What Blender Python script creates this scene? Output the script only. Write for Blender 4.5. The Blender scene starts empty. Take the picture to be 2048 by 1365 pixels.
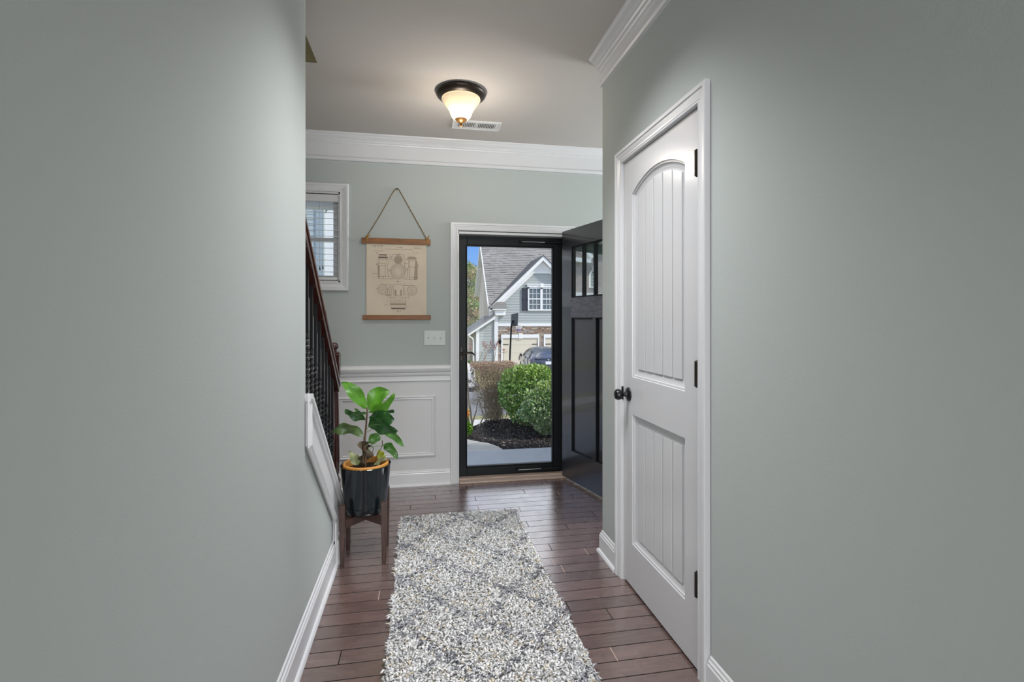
import bpy, bmesh, math, random
import numpy as np
from mathutils import Vector, Matrix
from mathutils.geometry import tessellate_polygon

random.seed(7)
rng = np.random.default_rng(7)
SC = bpy.context.scene
COL = SC.collection
PI = math.pi

# ------------------------------------------------------------------ camera
cd = bpy.data.cameras.new('camera')
cam = bpy.data.objects.new('camera', cd)
COL.objects.link(cam)
cd.sensor_width = 36.0
cd.lens = 1000.0 / 2048.0 * 36.0
cd.shift_y = -42.5 / 2048.0
cd.clip_start = 0.02
cd.clip_end = 400
cam.location = (0, 0, 1.27)
cam.rotation_euler = (math.radians(90), 0, math.radians(-10.31))
SC.camera = cam

# ------------------------------------------------------------------ colour management
SC.view_settings.view_transform = 'Standard'
SC.view_settings.look = 'None'
SC.view_settings.exposure = 0.0
SC.view_settings.gamma = 1.0
SC.view_settings.use_curve_mapping = False
SC.cycles.use_denoising = True
SC.cycles.max_bounces = 10
SC.cycles.transparent_max_bounces = 16
SC.cycles.sample_clamp_indirect = 6.0

# ------------------------------------------------------------------ sky
world = bpy.data.worlds.new('sky')
SC.world = world
world.use_nodes = True
wn = world.node_tree.nodes
wl = world.node_tree.links
wn.clear()
wo = wn.new('ShaderNodeOutputWorld')
wb = wn.new('ShaderNodeBackground')
wtc = wn.new('ShaderNodeTexCoord')
wsx = wn.new('ShaderNodeSeparateXYZ')
wrp = wn.new('ShaderNodeValToRGB')
wl.new(wtc.outputs['Generated'], wsx.inputs[0])
wl.new(wsx.outputs['Z'], wrp.inputs[0])
wrp.color_ramp.elements[0].position = 0.0
wrp.color_ramp.elements[0].color = (0.42, 0.62, 0.95, 1)
wrp.color_ramp.elements[1].position = 0.16
wrp.color_ramp.elements[1].color = (0.17, 0.40, 0.93, 1)
e = wrp.color_ramp.elements.new(0.7)
e.color = (0.10, 0.26, 0.75, 1)
# bright broken cloud over a blue sky, the same all round
wno = wn.new('ShaderNodeTexNoise')
wno.inputs['Scale'].default_value = 2.6
wno.inputs['Detail'].default_value = 6
wmp = wn.new('ShaderNodeMapping')
wmp.inputs['Scale'].default_value = (1, 1, 2.2)
wmp.inputs['Location'].default_value = (2.6, 5.8, 4.0)
wl.new(wtc.outputs['Generated'], wmp.inputs[0])
wl.new(wmp.outputs[0], wno.inputs['Vector'])
wcr = wn.new('ShaderNodeValToRGB')
wcr.color_ramp.elements[0].position = 0.48
wcr.color_ramp.elements[0].color = (0, 0, 0, 1)
wcr.color_ramp.elements[1].position = 0.62
wcr.color_ramp.elements[1].color = (1, 1, 1, 1)
wl.new(wno.outputs['Fac'], wcr.inputs[0])
wmx = wn.new('ShaderNodeMix')
wmx.data_type = 'RGBA'
wl.new(wcr.outputs[0], wmx.inputs['Factor'])
wl.new(wrp.outputs[0], wmx.inputs['A'])
wmx.inputs['B'].default_value = (2.6, 2.58, 2.6, 1)
wl.new(wmx.outputs['Result'], wb.inputs[0])
wb.inputs[1].default_value = 1.0
wl.new(wb.outputs[0], wo.inputs[0])


def sun(name, rot, strength, color, angle):
    l = bpy.data.lights.new(name, 'SUN')
    l.energy = strength
    l.color = color
    l.angle = math.radians(angle)
    o = bpy.data.objects.new(name, l)
    COL.objects.link(o)
    o.rotation_euler = rot
    return o


def area(name, loc, rot, sx, sy, power, color=(1, 1, 1)):
    l = bpy.data.lights.new(name, 'AREA')
    l.shape = 'RECTANGLE'
    l.size = sx
    l.size_y = sy
    l.energy = power
    l.color = color
    o = bpy.data.objects.new(name, l)
    COL.objects.link(o)
    o.location = loc
    o.rotation_euler = rot
    return o


R = math.radians
# hazy sun from the right and slightly behind this house, shining onto the houses opposite
sd = Vector((0.66, -0.36, 0.66)).normalized()
sun('sun', sd.to_track_quat('Z', 'Y').to_euler(), 3.7, (1.0, 0.95, 0.88), 4.0)
# unseen fill light added in the closed rear room, behind the camera
area('rear_fill_light', (0.3, -3.3, 1.5), (R(90), 0, 0), 3.4, 1.9, 170, (0.95, 0.98, 1.0))
# unseen fill light added right of the foyer, standing in for window daylight
area('foyer_fill_light', (3.45, 3.25, 2.0), (0, R(90), 0), 1.1, 1.0, 90, (0.93, 0.97, 1.0))
# unseen fill light added overhead to brighten walls and rug; no fixture
area('hall_fill_light', (0.27, 1.86, 2.63), (0, 0, 0), 0.6, 0.4, 21, (0.98, 0.98, 1.0)).data.spread = math.radians(108)
# unseen fill light added above the stairwell opening
area('stairwell_fill_light', (-1.05, 1.2, 4.6), (0, 0, 0), 0.7, 1.6, 60, (1.0, 0.96, 0.9))

# ------------------------------------------------------------------ materials
MATS = {}


def mat(name, color, rough=0.6, metal=0.0, spec=0.5, var=0.0, vscale=8.0, bump=0.0, bscale=40.0,
        stretch=None, emit=None, emit_s=0.0, coat=0.0, attr=None, trans=0.0, color2=None):
    if name in MATS:
        return MATS[name]
    m = bpy.data.materials.new(name)
    m.use_nodes = True
    nt = m.node_tree
    b = nt.nodes['Principled BSDF']
    b.inputs['Base Color'].default_value = (*color, 1)
    b.inputs['Roughness'].default_value = rough
    b.inputs['Metallic'].default_value = metal
    b.inputs['Specular IOR Level'].default_value = spec
    b.inputs['Coat Weight'].default_value = coat
    b.inputs['Transmission Weight'].default_value = trans
    if emit:
        b.inputs['Emission Color'].default_value = (*emit, 1)
        b.inputs['Emission Strength'].default_value = emit_s
    tc = nt.nodes.new('ShaderNodeTexCoord')
    vec = tc.outputs['Object']
    if stretch:
        mp = nt.nodes.new('ShaderNodeMapping')
        mp.inputs['Scale'].default_value = stretch
        nt.links.new(vec, mp.inputs[0])
        vec = mp.outputs[0]
    if attr:
        at = nt.nodes.new('ShaderNodeAttribute')
        at.attribute_name = attr
        nt.links.new(at.outputs['Color'], b.inputs['Base Color'])
    elif var > 0 or color2:
        n = nt.nodes.new('ShaderNodeTexNoise')
        n.inputs['Scale'].default_value = vscale
        n.inputs['Detail'].default_value = 5
        nt.links.new(vec, n.inputs['Vector'])
        rp = nt.nodes.new('ShaderNodeValToRGB')
        c2 = color2 or tuple(min(1, c * (1 + var)) for c in color)
        c1 = color if color2 else tuple(c * (1 - var) for c in color)
        rp.color_ramp.elements[0].position = 0.3
        rp.color_ramp.elements[1].position = 0.7
        rp.color_ramp.elements[0].color = (*c1, 1)
        rp.color_ramp.elements[1].color = (*c2, 1)
        nt.links.new(n.outputs['Fac'], rp.inputs[0])
        nt.links.new(rp.outputs[0], b.inputs['Base Color'])
    if bump > 0:
        n2 = nt.nodes.new('ShaderNodeTexNoise')
        n2.inputs['Scale'].default_value = bscale
        n2.inputs['Detail'].default_value = 3
        nt.links.new(vec, n2.inputs['Vector'])
        bp = nt.nodes.new('ShaderNodeBump')
        bp.inputs['Strength'].default_value = bump
        bp.inputs['Distance'].default_value = 0.01
        nt.links.new(n2.outputs['Fac'], bp.inputs['Height'])
        nt.links.new(bp.outputs[0], b.inputs['Normal'])
    MATS[name] = m
    return m


def glass_mat(name, tint, reflect):
    m = bpy.data.materials.new(name)
    m.use_nodes = True
    nt = m.node_tree
    nt.nodes.clear()
    out = nt.nodes.new('ShaderNodeOutputMaterial')
    mx = nt.nodes.new('ShaderNodeMixShader')
    tr = nt.nodes.new('ShaderNodeBsdfTransparent')
    gl = nt.nodes.new('ShaderNodeBsdfGlossy')
    lw = nt.nodes.new('ShaderNodeLayerWeight')
    lw.inputs[0].default_value = 0.5
    pw = nt.nodes.new('ShaderNodeMath')
    pw.operation = 'POWER'
    pw.inputs[1].default_value = 5.0
    nt.links.new(lw.outputs['Facing'], pw.inputs[0])
    ma = nt.nodes.new('ShaderNodeMath')
    ma.operation = 'ADD'
    ma.use_clamp = True
    ma.inputs[1].default_value = reflect + 0.04
    tr.inputs[0].default_value = (*tint, 1)
    gl.inputs['Roughness'].default_value = 0.0
    gl.inputs['Color'].default_value = (0.9, 0.95, 0.93, 1)
    nt.links.new(pw.outputs[0], ma.inputs[0])
    nt.links.new(ma.outputs[0], mx.inputs[0])
    nt.links.new(tr.outputs[0], mx.inputs[1])
    nt.links.new(gl.outputs[0], mx.inputs[2])
    nt.links.new(mx.outputs[0], out.inputs[0])
    return m


M_WALL = mat('sage_wall_paint', (0.402, 0.430, 0.415), 0.75, spec=0.25, bump=0.06, bscale=260)
M_CEIL = mat('ceiling_paint', (0.47, 0.44, 0.415), 0.85, spec=0.2, bump=0.05, bscale=200)
M_TRIM = mat('white_trim_paint', (0.62, 0.62, 0.63), 0.30, spec=0.5)
M_DOORW = mat('white_door_paint', (0.53, 0.53, 0.54), 0.22, spec=0.5, bump=0.03, bscale=120)
M_WAINS = mat('white_wainscot_paint', (0.57, 0.565, 0.57), 0.4)
M_WELL_DIM = mat('dim_stairwell_paint', (0.085, 0.075, 0.036), 0.8, spec=0.2)  # darkened to olive: the dimness of the well is put into the colour
M_BLACK = mat('black_door_paint', (0.020, 0.021, 0.027), 0.30, spec=0.8, coat=0.6, bump=0.05, bscale=90, stretch=(1, 1, 0.1))
M_GREYRAIL = mat('grey_primer', (0.14, 0.14, 0.165), 0.42, var=0.35, vscale=14, stretch=(1, 1, 4))
M_BLACKMETAL = mat('black_powder_coat', (0.004, 0.006, 0.007), 0.45, spec=0.25)
M_IRON = mat('wrought_iron', (0.008, 0.008, 0.01), 0.3, metal=0.3, spec=0.6)
M_BRONZE = mat('oil_rubbed_bronze', (0.03, 0.022, 0.017), 0.35, metal=0.7, var=0.3, vscale=60)
M_CHERRY = mat('dark_cherry_wood', (0.035, 0.009, 0.007), 0.18, spec=0.6, var=0.35, vscale=18, stretch=(6, 1, 1), coat=0.4)
M_WALNUT = mat('walnut_wood', (0.055, 0.027, 0.020), 0.35, var=0.3, vscale=25, stretch=(4, 4, 0.6))
M_OAKBAR = mat('brown_stained_wood', (0.22, 0.085, 0.020), 0.5, var=0.25, vscale=20, stretch=(0.4, 4, 4))
M_SILL = mat('threshold_wood', (0.42, 0.32, 0.26), 0.4, var=0.2, vscale=20, stretch=(0.5, 4, 4))
M_CHROME = mat('brushed_steel', (0.7, 0.7, 0.7), 0.25, metal=1.0)
M_GLASS = glass_mat('storm_glass', (0.97, 0.985, 0.98), -0.035)
M_LITE = glass_mat('door_lite_glass', (0.45, 0.52, 0.50), 0.50)
M_WINGLASS = glass_mat('window_glass', (0.96, 0.98, 0.98), 0.02)


# ------------------------------------------------------------------ mesh building
class MB:
    def __init__(s):
        s.v = []
        s.f = []
        s.m = []
        s.sm = []

    def add(s, verts, faces, mi=0, smooth=False):
        o = len(s.v)
        s.v.extend([tuple(p) for p in verts])
        for f in faces:
            s.f.append([i + o for i in f])
            s.m.append(mi)
            s.sm.append(smooth)
        return s

    def box(s, a, b, mi=0):
        x0, y0, z0 = [min(p, q) for p, q in zip(a, b)]
        x1, y1, z1 = [max(p, q) for p, q in zip(a, b)]
        return s.add([(x0, y0, z0), (x1, y0, z0), (x1, y1, z0), (x0, y1, z0), (x0, y0, z1), (x1, y0, z1), (x1, y1, z1), (x0, y1, z1)],
                     [(0, 3, 2, 1), (4, 5, 6, 7), (0, 1, 5, 4), (1, 2, 6, 5), (2, 3, 7, 6), (3, 0, 4, 7)], mi)

    def cbox(s, a, b, c, mi=0):
        """box with chamfered edges of size c"""
        x0, y0, z0 = [min(p, q) for p, q in zip(a, b)]
        x1, y1, z1 = [max(p, q) for p, q in zip(a, b)]
        bm = bmesh.new()
        bmesh.ops.create_cube(bm, size=1)
        for v in bm.verts:
            v.co = Vector(((x0 + x1) / 2 + v.co.x * (x1 - x0), (y0 + y1) / 2 + v.co.y * (y1 - y0), (z0 + z1) / 2 + v.co.z * (z1 - z0)))
        bmesh.ops.bevel(bm, geom=list(bm.edges), offset=c, segments=1, affect='EDGES', profile=0.5)
        s.frombm(bm, mi)
        return s

    def frombm(s, bm, mi=0, smooth=False):
        bm.verts.index_update()
        s.add([v.co[:] for v in bm.verts], [[v.index for v in f.verts] for f in bm.faces], mi, smooth)
        bm.free()

    def prism(s, poly, mapf, d0, d1, mi=0, holes=()):
        """poly: list of 2D points (ccw), mapf(u, v, d) -> 3D"""
        loops = [list(poly)] + [list(h) for h in holes]
        allp = [p for l in loops for p in l]
        tris = tessellate_polygon([[Vector((p[0], p[1], 0)) for p in l] for l in loops])
        n = len(allp)
        V = [mapf(u, v, d0) for u, v in allp] + [mapf(u, v, d1) for u, v in allp]
        F = [tuple(t) for t in tris] + [tuple(i + n for i in reversed(t)) for t in tris]
        k = 0
        for l in loops:
            m_ = len(l)
            for i in range(m_):
                j = (i + 1) % m_
                F.append((k + i, k + j, k + j + n, k + i + n))
            k += m_
        return s.add(V, F, mi)

    def tube(s, pts, r, n=8, mi=0, caps=True, smooth=True):
        pts = [Vector(p) for p in pts]
        rs = r if isinstance(r, (list, tuple)) else [r] * len(pts)
        V, F = [], []
        prev = None
        for i, p in enumerate(pts):
            if i == 0:
                t = pts[1] - pts[0]
            elif i == len(pts) - 1:
                t = pts[-1] - pts[-2]
            else:
                t = (pts[i + 1] - pts[i]).normalized() + (pts[i] - pts[i - 1]).normalized()
            t = t.normalized()
            if prev is None:
                up = Vector((0, 0, 1)) if abs(t.z) < 0.9 else Vector((1, 0, 0))
                a = t.cross(up).normalized()
            else:
                a = (prev - t * prev.dot(t)).normalized()
            prev = a
            b_ = t.cross(a).normalized()
            for k in range(n):
                th = 2 * PI * k / n
                V.append(p + (a * math.cos(th) + b_ * math.sin(th)) * rs[i])
        for i in range(len(pts) - 1):
            for k in range(n):
                k2 = (k + 1) % n
                F.append((i * n + k, i * n + k2, (i + 1) * n + k2, (i + 1) * n + k))
        s.add(V, F, mi, smooth)
        if caps:
            o = len(s.v) - len(V)
            s.f.append([o + k for k in range(n)][::-1])
            s.f.append([o + (len(pts) - 1) * n + k for k in range(n)])
            s.m += [mi, mi]
            s.sm += [False, False]
        return s

    def lathe(s, prof, c=(0, 0, 0), n=32, mi=0, axis='z', smooth=True):
        V, F = [], []
        for (r, z) in prof:
            for k in range(n):
                th = 2 * PI * k / n
                x, y = r * math.cos(th), r * math.sin(th)
                if axis == 'z':
                    V.append((c[0] + x, c[1] + y, c[2] + z))
                elif axis == 'x':
                    V.append((c[0] + z, c[1] + x, c[2] + y))
                else:
                    V.append((c[0] + x, c[1] + z, c[2] + y))
        for i in range(len(prof) - 1):
            for k in range(n):
                k2 = (k + 1) % n
                F.append((i * n + k, i * n + k2, (i + 1) * n + k2, (i + 1) * n + k))
        return s.add(V, F, mi, smooth)

    def sweep(s, prof, path, N, closed=False, mi=0, flip=False, caps=True):
        """profile points (a: sideways in the path plane, b: along N) carried along a planar path with mitred corners"""
        N = Vector(N).normalized()
        P = [Vector(p) for p in path]
        n = len(P)
        m_ = len(prof)
        V, F = [], []
        for i in range(n):
            if closed or 0 < i < n - 1:
                t0 = (P[i] - P[i - 1]).normalized()
                t1 = (P[(i + 1) % n] - P[i]).normalized()
            elif i == 0:
                t0 = t1 = (P[1] - P[0]).normalized()
            else:
                t0 = t1 = (P[-1] - P[-2]).normalized()
            s0, s1 = N.cross(t0), N.cross(t1)
            b_ = (s0 + s1).normalized()
            side = b_ / max(0.2, b_.dot(s0))
            if flip:
                side = -side
            for (a, bb) in prof:
                V.append(P[i] + side * a + N * bb)
        rg = n if closed else n - 1
        for i in range(rg):
            j = (i + 1) % n
            for k in range(m_):
                k2 = (k + 1) % m_
                F.append((i * m_ + k, i * m_ + k2, j * m_ + k2, j * m_ + k))
        if caps and not closed:
            F.append(tuple(range(m_))[::-1])
            F.append(tuple((n - 1) * m_ + k for k in range(m_)))
        return s.add(V, F, mi)

    def build(s, name, mats, parent=None, loc=None, fix=True, sharp=None):
        me = bpy.data.meshes.new(name)
        me.from_pydata(s.v, [], s.f)
        if not isinstance(mats, (list, tuple)):
            mats = [mats]
        for m_ in mats:
            me.materials.append(m_)
        me.polygons.foreach_set('material_index', s.m)
        me.polygons.foreach_set('use_smooth', s.sm)
        me.update()
        if fix:
            bm = bmesh.new()
            bm.from_mesh(me)
            bmesh.ops.recalc_face_normals(bm, faces=bm.faces)
            bm.to_mesh(me)
            bm.free()
        if any(s.sm):
            me.set_sharp_from_angle(angle=R(sharp or 38))
        o = bpy.data.objects.new(name, me)
        COL.objects.link(o)
        if parent is not None:
            o.parent = parent
            o.matrix_parent_inverse = Matrix.Translation(parent.location).inverted() if parent.get('_abs') else Matrix()
        return o


def tag(o, label=None, cat=None, group=None, kind=None):
    if label:
        o['label'] = label
    if cat:
        o['category'] = cat
    if group:
        o['group'] = group
    if kind:
        o['kind'] = kind
    return o


def thing(name, loc, label, cat, group=None, kind=None):
    o = bpy.data.objects.new(name, None)
    COL.objects.link(o)
    o.location = loc
    o.empty_display_size = 0.1
    o['_abs'] = 1
    bpy.context.view_layer.update()
    return tag(o, label, cat, group, kind)


def stuff(o):
    o['kind'] = 'stuff'
    return o


def share(o, parent, name=None, loc=(0, 0, 0), rz=0.0):
    c = o.copy()
    if name:
        c.name = name
    COL.objects.link(c)
    c.parent = parent
    c.matrix_parent_inverse = o.matrix_parent_inverse.copy()
    c.location = loc
    return c


def quads_mesh(name, centers, dirs, ups, L, W, mats, parent=None, cols=None, fold=0.15):
    """many leaf blades (two-triangle diamonds), one mesh"""
    n = len(centers)
    side = np.cross(dirs, ups)
    side /= np.linalg.norm(side, axis=1, keepdims=True) + 1e-9
    nrm = np.cross(side, dirs)
    L = L[:, None]
    W = W[:, None]
    v = np.empty((n, 4, 3))
    v[:, 0] = centers - dirs * L / 2
    v[:, 1] = centers + side * W / 2 + nrm * W * fold
    v[:, 2] = centers + dirs * L / 2
    v[:, 3] = centers - side * W / 2 + nrm * W * fold
    verts = v.reshape(-1, 3)
    base = np.arange(n)[:, None] * 4
    f = np.concatenate([base + np.array([0, 1, 2]), base + np.array([0, 2, 3])], axis=0)
    me = bpy.data.meshes.new(name)
    me.from_pydata(verts.tolist(), [], f.tolist())
    if not isinstance(mats, (list, tuple)):
        mats = [mats]
    for m_ in mats:
        me.materials.append(m_)
    if cols is not None:
        ca = me.color_attributes.new('tone', 'FLOAT_COLOR', 'POINT')
        c4 = np.ones((n, 4, 4))
        c4[:, :, :3] = cols[:, None, :]
        ca.data.foreach_set('color', c4.reshape(-1))
    me.update()
    o = bpy.data.objects.new(name, me)
    COL.objects.link(o)
    if parent is not None:
        o.parent = parent
        o.matrix_parent_inverse = Matrix.Translation(parent.location).inverted()
    return o


def unit(a):
    return a / (np.linalg.norm(a, axis=-1, keepdims=True) + 1e-9)


YB, XL, XR, H = 3.9, -0.445, 0.975, 2.65      # back wall, left wall, right wall, ceiling height

# ================================================================== THE ROOM
def st(o, label):
    o['kind'] = 'structure'
    o['label'] = label
    return o


# ---- back wall with the holes of the front door and the window
m = MB()
poly = [(-1.62, -0.3), (0.272, -0.3), (0.272, 1.972), (1.168, 1.972), (1.168, -0.3), (3.6, -0.3), (3.6, 2.9), (-1.62, 2.9)]
m.prism(poly, lambda u, v, d: (u, d, v), YB, YB + 0.14, holes=[[(-1.38, 1.545), (-1.38, 2.225), (-0.594, 2.225), (-0.594, 1.545)]])
wall_back = st(m.build('wall_back', M_WALL), 'sage green wall around the front door and the window, facing the camera')
m = MB()
m.box((-1.5, YB - 0.003, 0.11), (0.222, YB, 0.806))
m.build('wainscot_board', M_WAINS, wall_back)
PM = [(0, 0), (0.003, 0.013), (0.010, 0.016), (0.017, 0.008), (0.027, 0.009), (0.031, 0.0)]
for (xa, xb) in ((-0.604, 0.112), (-1.42, -0.70)):
    m = MB()
    y = YB - 0.003
    m.sweep(PM, [(xa, y, 0.691), (xb, y, 0.691), (xb, y, 0.222), (xa, y, 0.222)], (0, -1, 0), closed=True, flip=True)
    m.build('panel_moulding', M_TRIM, wall_back)

# ---- left wall, under and beside the stair
m = MB()
m.prism([(0.25, 0), (2.72, 0), (2.72, 0.19), (2.07, 0.78), (2.07, H), (0.25, H)], lambda u, v, d: (d, u, v), XL, XL - 0.115)
wall_left = st(m.build('wall_left', M_WALL), 'plain sage green wall along the left side of the hallway')

# ---- right wall with the closet door hole, and the short return into the foyer
m = MB()
m.prism([(0.25, 0), (1.626, 0), (1.626, 2.044), (2.320, 2.044), (2.320, 0), (2.598, 0), (2.598, H), (0.25, H)],
        lambda u, v, d: (d, u, v), XR, XR + 0.115)
m.box((XR + 0.115, 2.483, 0), (3.6, 2.598, H))
wall_right = st(m.build('wall_right', M_WALL), 'sage green wall along the right side of the hallway, around the white door')

# ---- rest of the shell
m = MB()
m.box((-1.62, -0.5, 0), (-1.5, YB, 5.2))
wall_stair = st(m.build('wall_stairwell', M_WALL), 'sage green wall on the far side of the staircase')
m = MB()
m.box((3.6, 2.45, 0), (3.72, YB + 0.14, H))
st(m.build('wall_foyer', M_WALL), 'sage green side wall of the foyer, right of the front door')
m = MB()
m.box((-3.2, -3.6, 0), (3.72, -3.48, H))
m.box((-3.2, -3.6, 0), (-3.08, 0.25, H))
m.box((3.6, -3.6, 0), (3.72, 0.25, H))
m.box((-3.2, 0.135, 0), (XL - 0.115, 0.25, H))
m.box((XR + 0.115, 0.135, 0), (3.72, 0.25, H))
m.box((XL - 0.115, 0.13, 0), (XL, 0.25, H))
m.box((XR, 0.13, 0), (XR + 0.115, 0.25, H))
st(m.build('wall_rear', M_WALL), 'sage green walls of the room behind the camera')

# ---- ceiling with the stairwell opening
m = MB()
m.box((-0.549, -3.6, H), (3.72, YB, H + 0.25))
m.box((-3.2, -3.6, H), (-0.549, -0.3, H + 0.25))
m.box((-1.62, 2.830, H), (-0.549, YB, H + 0.25))
ceiling = st(m.build('ceiling', M_CEIL), 'warm white ceiling of the hallway and foyer')
m = MB()
m.box((-1.5, 2.823, H + 0.001), (-0.549, 2.829, 5.2))
m.box((-0.543, -0.4, H + 0.251), (-0.45, 2.95, 5.2))
m.box((-1.62, -0.42, H + 0.251), (-0.45, -0.3, 5.2))
m.box((-1.62, -0.42, 5.2), (-0.45, 2.95, 5.3))
st(m.build('wall_upstairs', M_WELL_DIM), 'stairwell walls above the ceiling opening, dimness toned in as dark olive')

# ---- floor: subfloor and one object per plank
def floor_material():
    m = bpy.data.materials.new('walnut_floor')
    m.use_nodes = True
    nt = m.node_tree
    b = nt.nodes['Principled BSDF']
    tc = nt.nodes.new('ShaderNodeTexCoord')
    oi = nt.nodes.new('ShaderNodeObjectInfo')
    cx = nt.nodes.new('ShaderNodeCombineXYZ')
    mu = nt.nodes.new('ShaderNodeMath')
    mu.operation = 'MULTIPLY'
    mu.inputs[1].default_value = 60
    nt.links.new(oi.outputs['Random'], mu.inputs[0])
    nt.links.new(mu.outputs[0], cx.inputs[2])
    ad = nt.nodes.new('ShaderNodeVectorMath')
    ad.operation = 'ADD'
    nt.links.new(tc.outputs['Object'], ad.inputs[0])
    nt.links.new(cx.outputs[0], ad.inputs[1])
    mp = nt.nodes.new('ShaderNodeMapping')
    mp.inputs['Scale'].default_value = (1.0, 9.0, 1.0)
    nt.links.new(ad.outputs[0], mp.inputs[0])
    n1 = nt.nodes.new('ShaderNodeTexNoise')
    n1.inputs['Scale'].default_value = 9
    n1.inputs['Detail'].default_value = 8
    n1.inputs['Distortion'].default_value = 0.6
    nt.links.new(mp.outputs[0], n1.inputs['Vector'])
    r1 = nt.nodes.new('ShaderNodeValToRGB')
    r1.color_ramp.elements[0].position = 0.28
    r1.color_ramp.elements[0].color = (0.088, 0.050, 0.043, 1)
    r1.color_ramp.elements[1].position = 0.72
    r1.color_ramp.elements[1].color = (0.155, 0.095, 0.083, 1)
    nt.links.new(n1.outputs['Fac'], r1.inputs[0])
    hs = nt.nodes.new('ShaderNodeHueSaturation')
    mr = nt.nodes.new('ShaderNodeMapRange')
    mr.inputs['To Min'].default_value = 0.82
    mr.inputs['To Max'].default_value = 1.18
    nt.links.new(oi.outputs['Random'], mr.inputs[0])
    nt.links.new(mr.outputs[0], hs.inputs['Value'])
    nt.links.new(r1.outputs[0], hs.inputs['Color'])
    nt.links.new(hs.outputs[0], b.inputs['Base Color'])
    n2 = nt.nodes.new('ShaderNodeTexNoise')
    n2.inputs['Scale'].default_value = 14
    n2.inputs['Detail'].default_value = 6
    nt.links.new(ad.outputs[0], n2.inputs['Vector'])
    r2 = nt.nodes.new('ShaderNodeMapRange')
    r2.inputs['From Min'].default_value = 0.35
    r2.inputs['From Max'].default_value = 0.7
    r2.inputs['To Min'].default_value = 0.20
    r2.inputs['To Max'].default_value = 0.38
    nt.links.new(n2.outputs['Fac'], r2.inputs[0])
    nt.links.new(r2.outputs[0], b.inputs['Roughness'])
    b.inputs['Specular IOR Level'].default_value = 0.6
    b.inputs['Coat Weight'].default_value = 1.0
    b.inputs['Coat IOR'].default_value = 2.25
    b.inputs['Coat Roughness'].default_value = 0.24
    bp = nt.nodes.new('ShaderNodeBump')
    bp.inputs['Strength'].default_value = 0.08
    bp.inputs['Distance'].default_value = 0.003
    nt.links.new(n1.outputs['Fac'], bp.inputs['Height'])
    nt.links.new(bp.outputs[0], b.inputs['Normal'])
    return m


M_FLOOR = floor_material()
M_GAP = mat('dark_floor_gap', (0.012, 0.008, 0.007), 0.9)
M_GLINT = mat('plank_end_glint', (0.55, 0.42, 0.36), 0.6)  # pale end bevels: the glint at the joints is put into the colour
m = MB()
m.box((-1.5, 0.05, -0.14), (3.6, YB, -0.012), 0)
m.box((-3.2, -3.6, -0.14), (3.72, 0.05, -0.001), 1)
floor = st(m.build('floor', [M_GAP, M_FLOOR]), 'dark brown hardwood plank floor running across the hallway')
PW = 0.0826
plank_cache = {}


def plank_mesh(L, glint):
    key = (round(L, 3), glint)
    if key in plank_cache:
        return plank_cache[key]
    w = PW - 0.0016
    c = 0.0014
    e = 0.0014
    mb = MB()
    x0, x1, y0, y1 = 0.0006, L - 0.0006, 0.0008, 0.0008 + w
    zt = 0.0
    V = [(x0, y0, -0.012), (x1, y0, -0.012), (x1, y1, -0.012), (x0, y1, -0.012),
         (x0, y0, zt - c), (x1, y0, zt - c), (x1, y1, zt - c), (x0, y1, zt - c),
         (x0 + e, y0 + c, zt), (x1 - e, y0 + c, zt), (x1 - e, y1 - c, zt), (x0 + e, y1 - c, zt)]
    mb.add(V, [(8, 9, 10, 11)], 0)
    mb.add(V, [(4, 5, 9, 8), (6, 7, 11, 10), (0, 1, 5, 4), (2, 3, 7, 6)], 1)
    mb.add(V, [(7, 4, 8, 11), (5, 6, 10, 9), (1, 2, 6, 5), (3, 0, 4, 7)], 2 if glint else 1)
    me = bpy.data.meshes.new('plank')
    me.from_pydata(mb.v, [], mb.f)
    for mm in (M_FLOOR, M_GAP, M_GLINT):
        me.materials.append(mm)
    me.polygons.foreach_set('material_index', mb.m)
    me.update()
    plank_cache[key] = me
    return me


known = [(2.082, 0.795), (1.764, 0.725), (2.164, 0.644), (2.717, 0.712), (2.41, -0.192), (3.864, 0.392), (3.605, 0.749),
         (3.528, 0.994), (3.16, 1.109), (3.219, 0.883), (3.204, -0.348), (3.473, -0.067), (1.95, -0.30), (2.142, -0.331)]
row0 = 1.924
k0 = math.ceil((0.06 - row0) / PW)
for k in range(k0, 24):
    ya = row0 + k * PW
    if ya + 0.3 * PW > YB:
        break
    xa = -0.46 if ya < 3.17 else -1.5
    xb = 1.0 if ya < 2.56 else 3.6
    js = [x for (y, x) in known if ya <= y < ya + PW]
    pts = [xa]
    if js:
        j = js[0]
        left = []
        x = j
        while x - xa > 1.25:
            x -= random.uniform(0.6, 1.1)
            left.append(x)
        pts += sorted([p for p in left if p > xa + 0.1]) + [j]
    x = pts[-1]
    while True:
        x = x + random.uniform(0.55, 1.2) if not (len(pts) == 1) else xa + random.uniform(0.25, 1.15)
        if x > xb - 0.12:
            break
        pts.append(x)
    pts.append(xb)
    pts = [round(p, 2) for p in pts]
    for i in range(len(pts) - 1):
        L = pts[i + 1] - pts[i]
        if L < 0.05:
            continue
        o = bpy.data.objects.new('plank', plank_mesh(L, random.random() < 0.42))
        COL.objects.link(o)
        o.parent = floor
        o.location = (pts[i], ya, 0)

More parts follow.
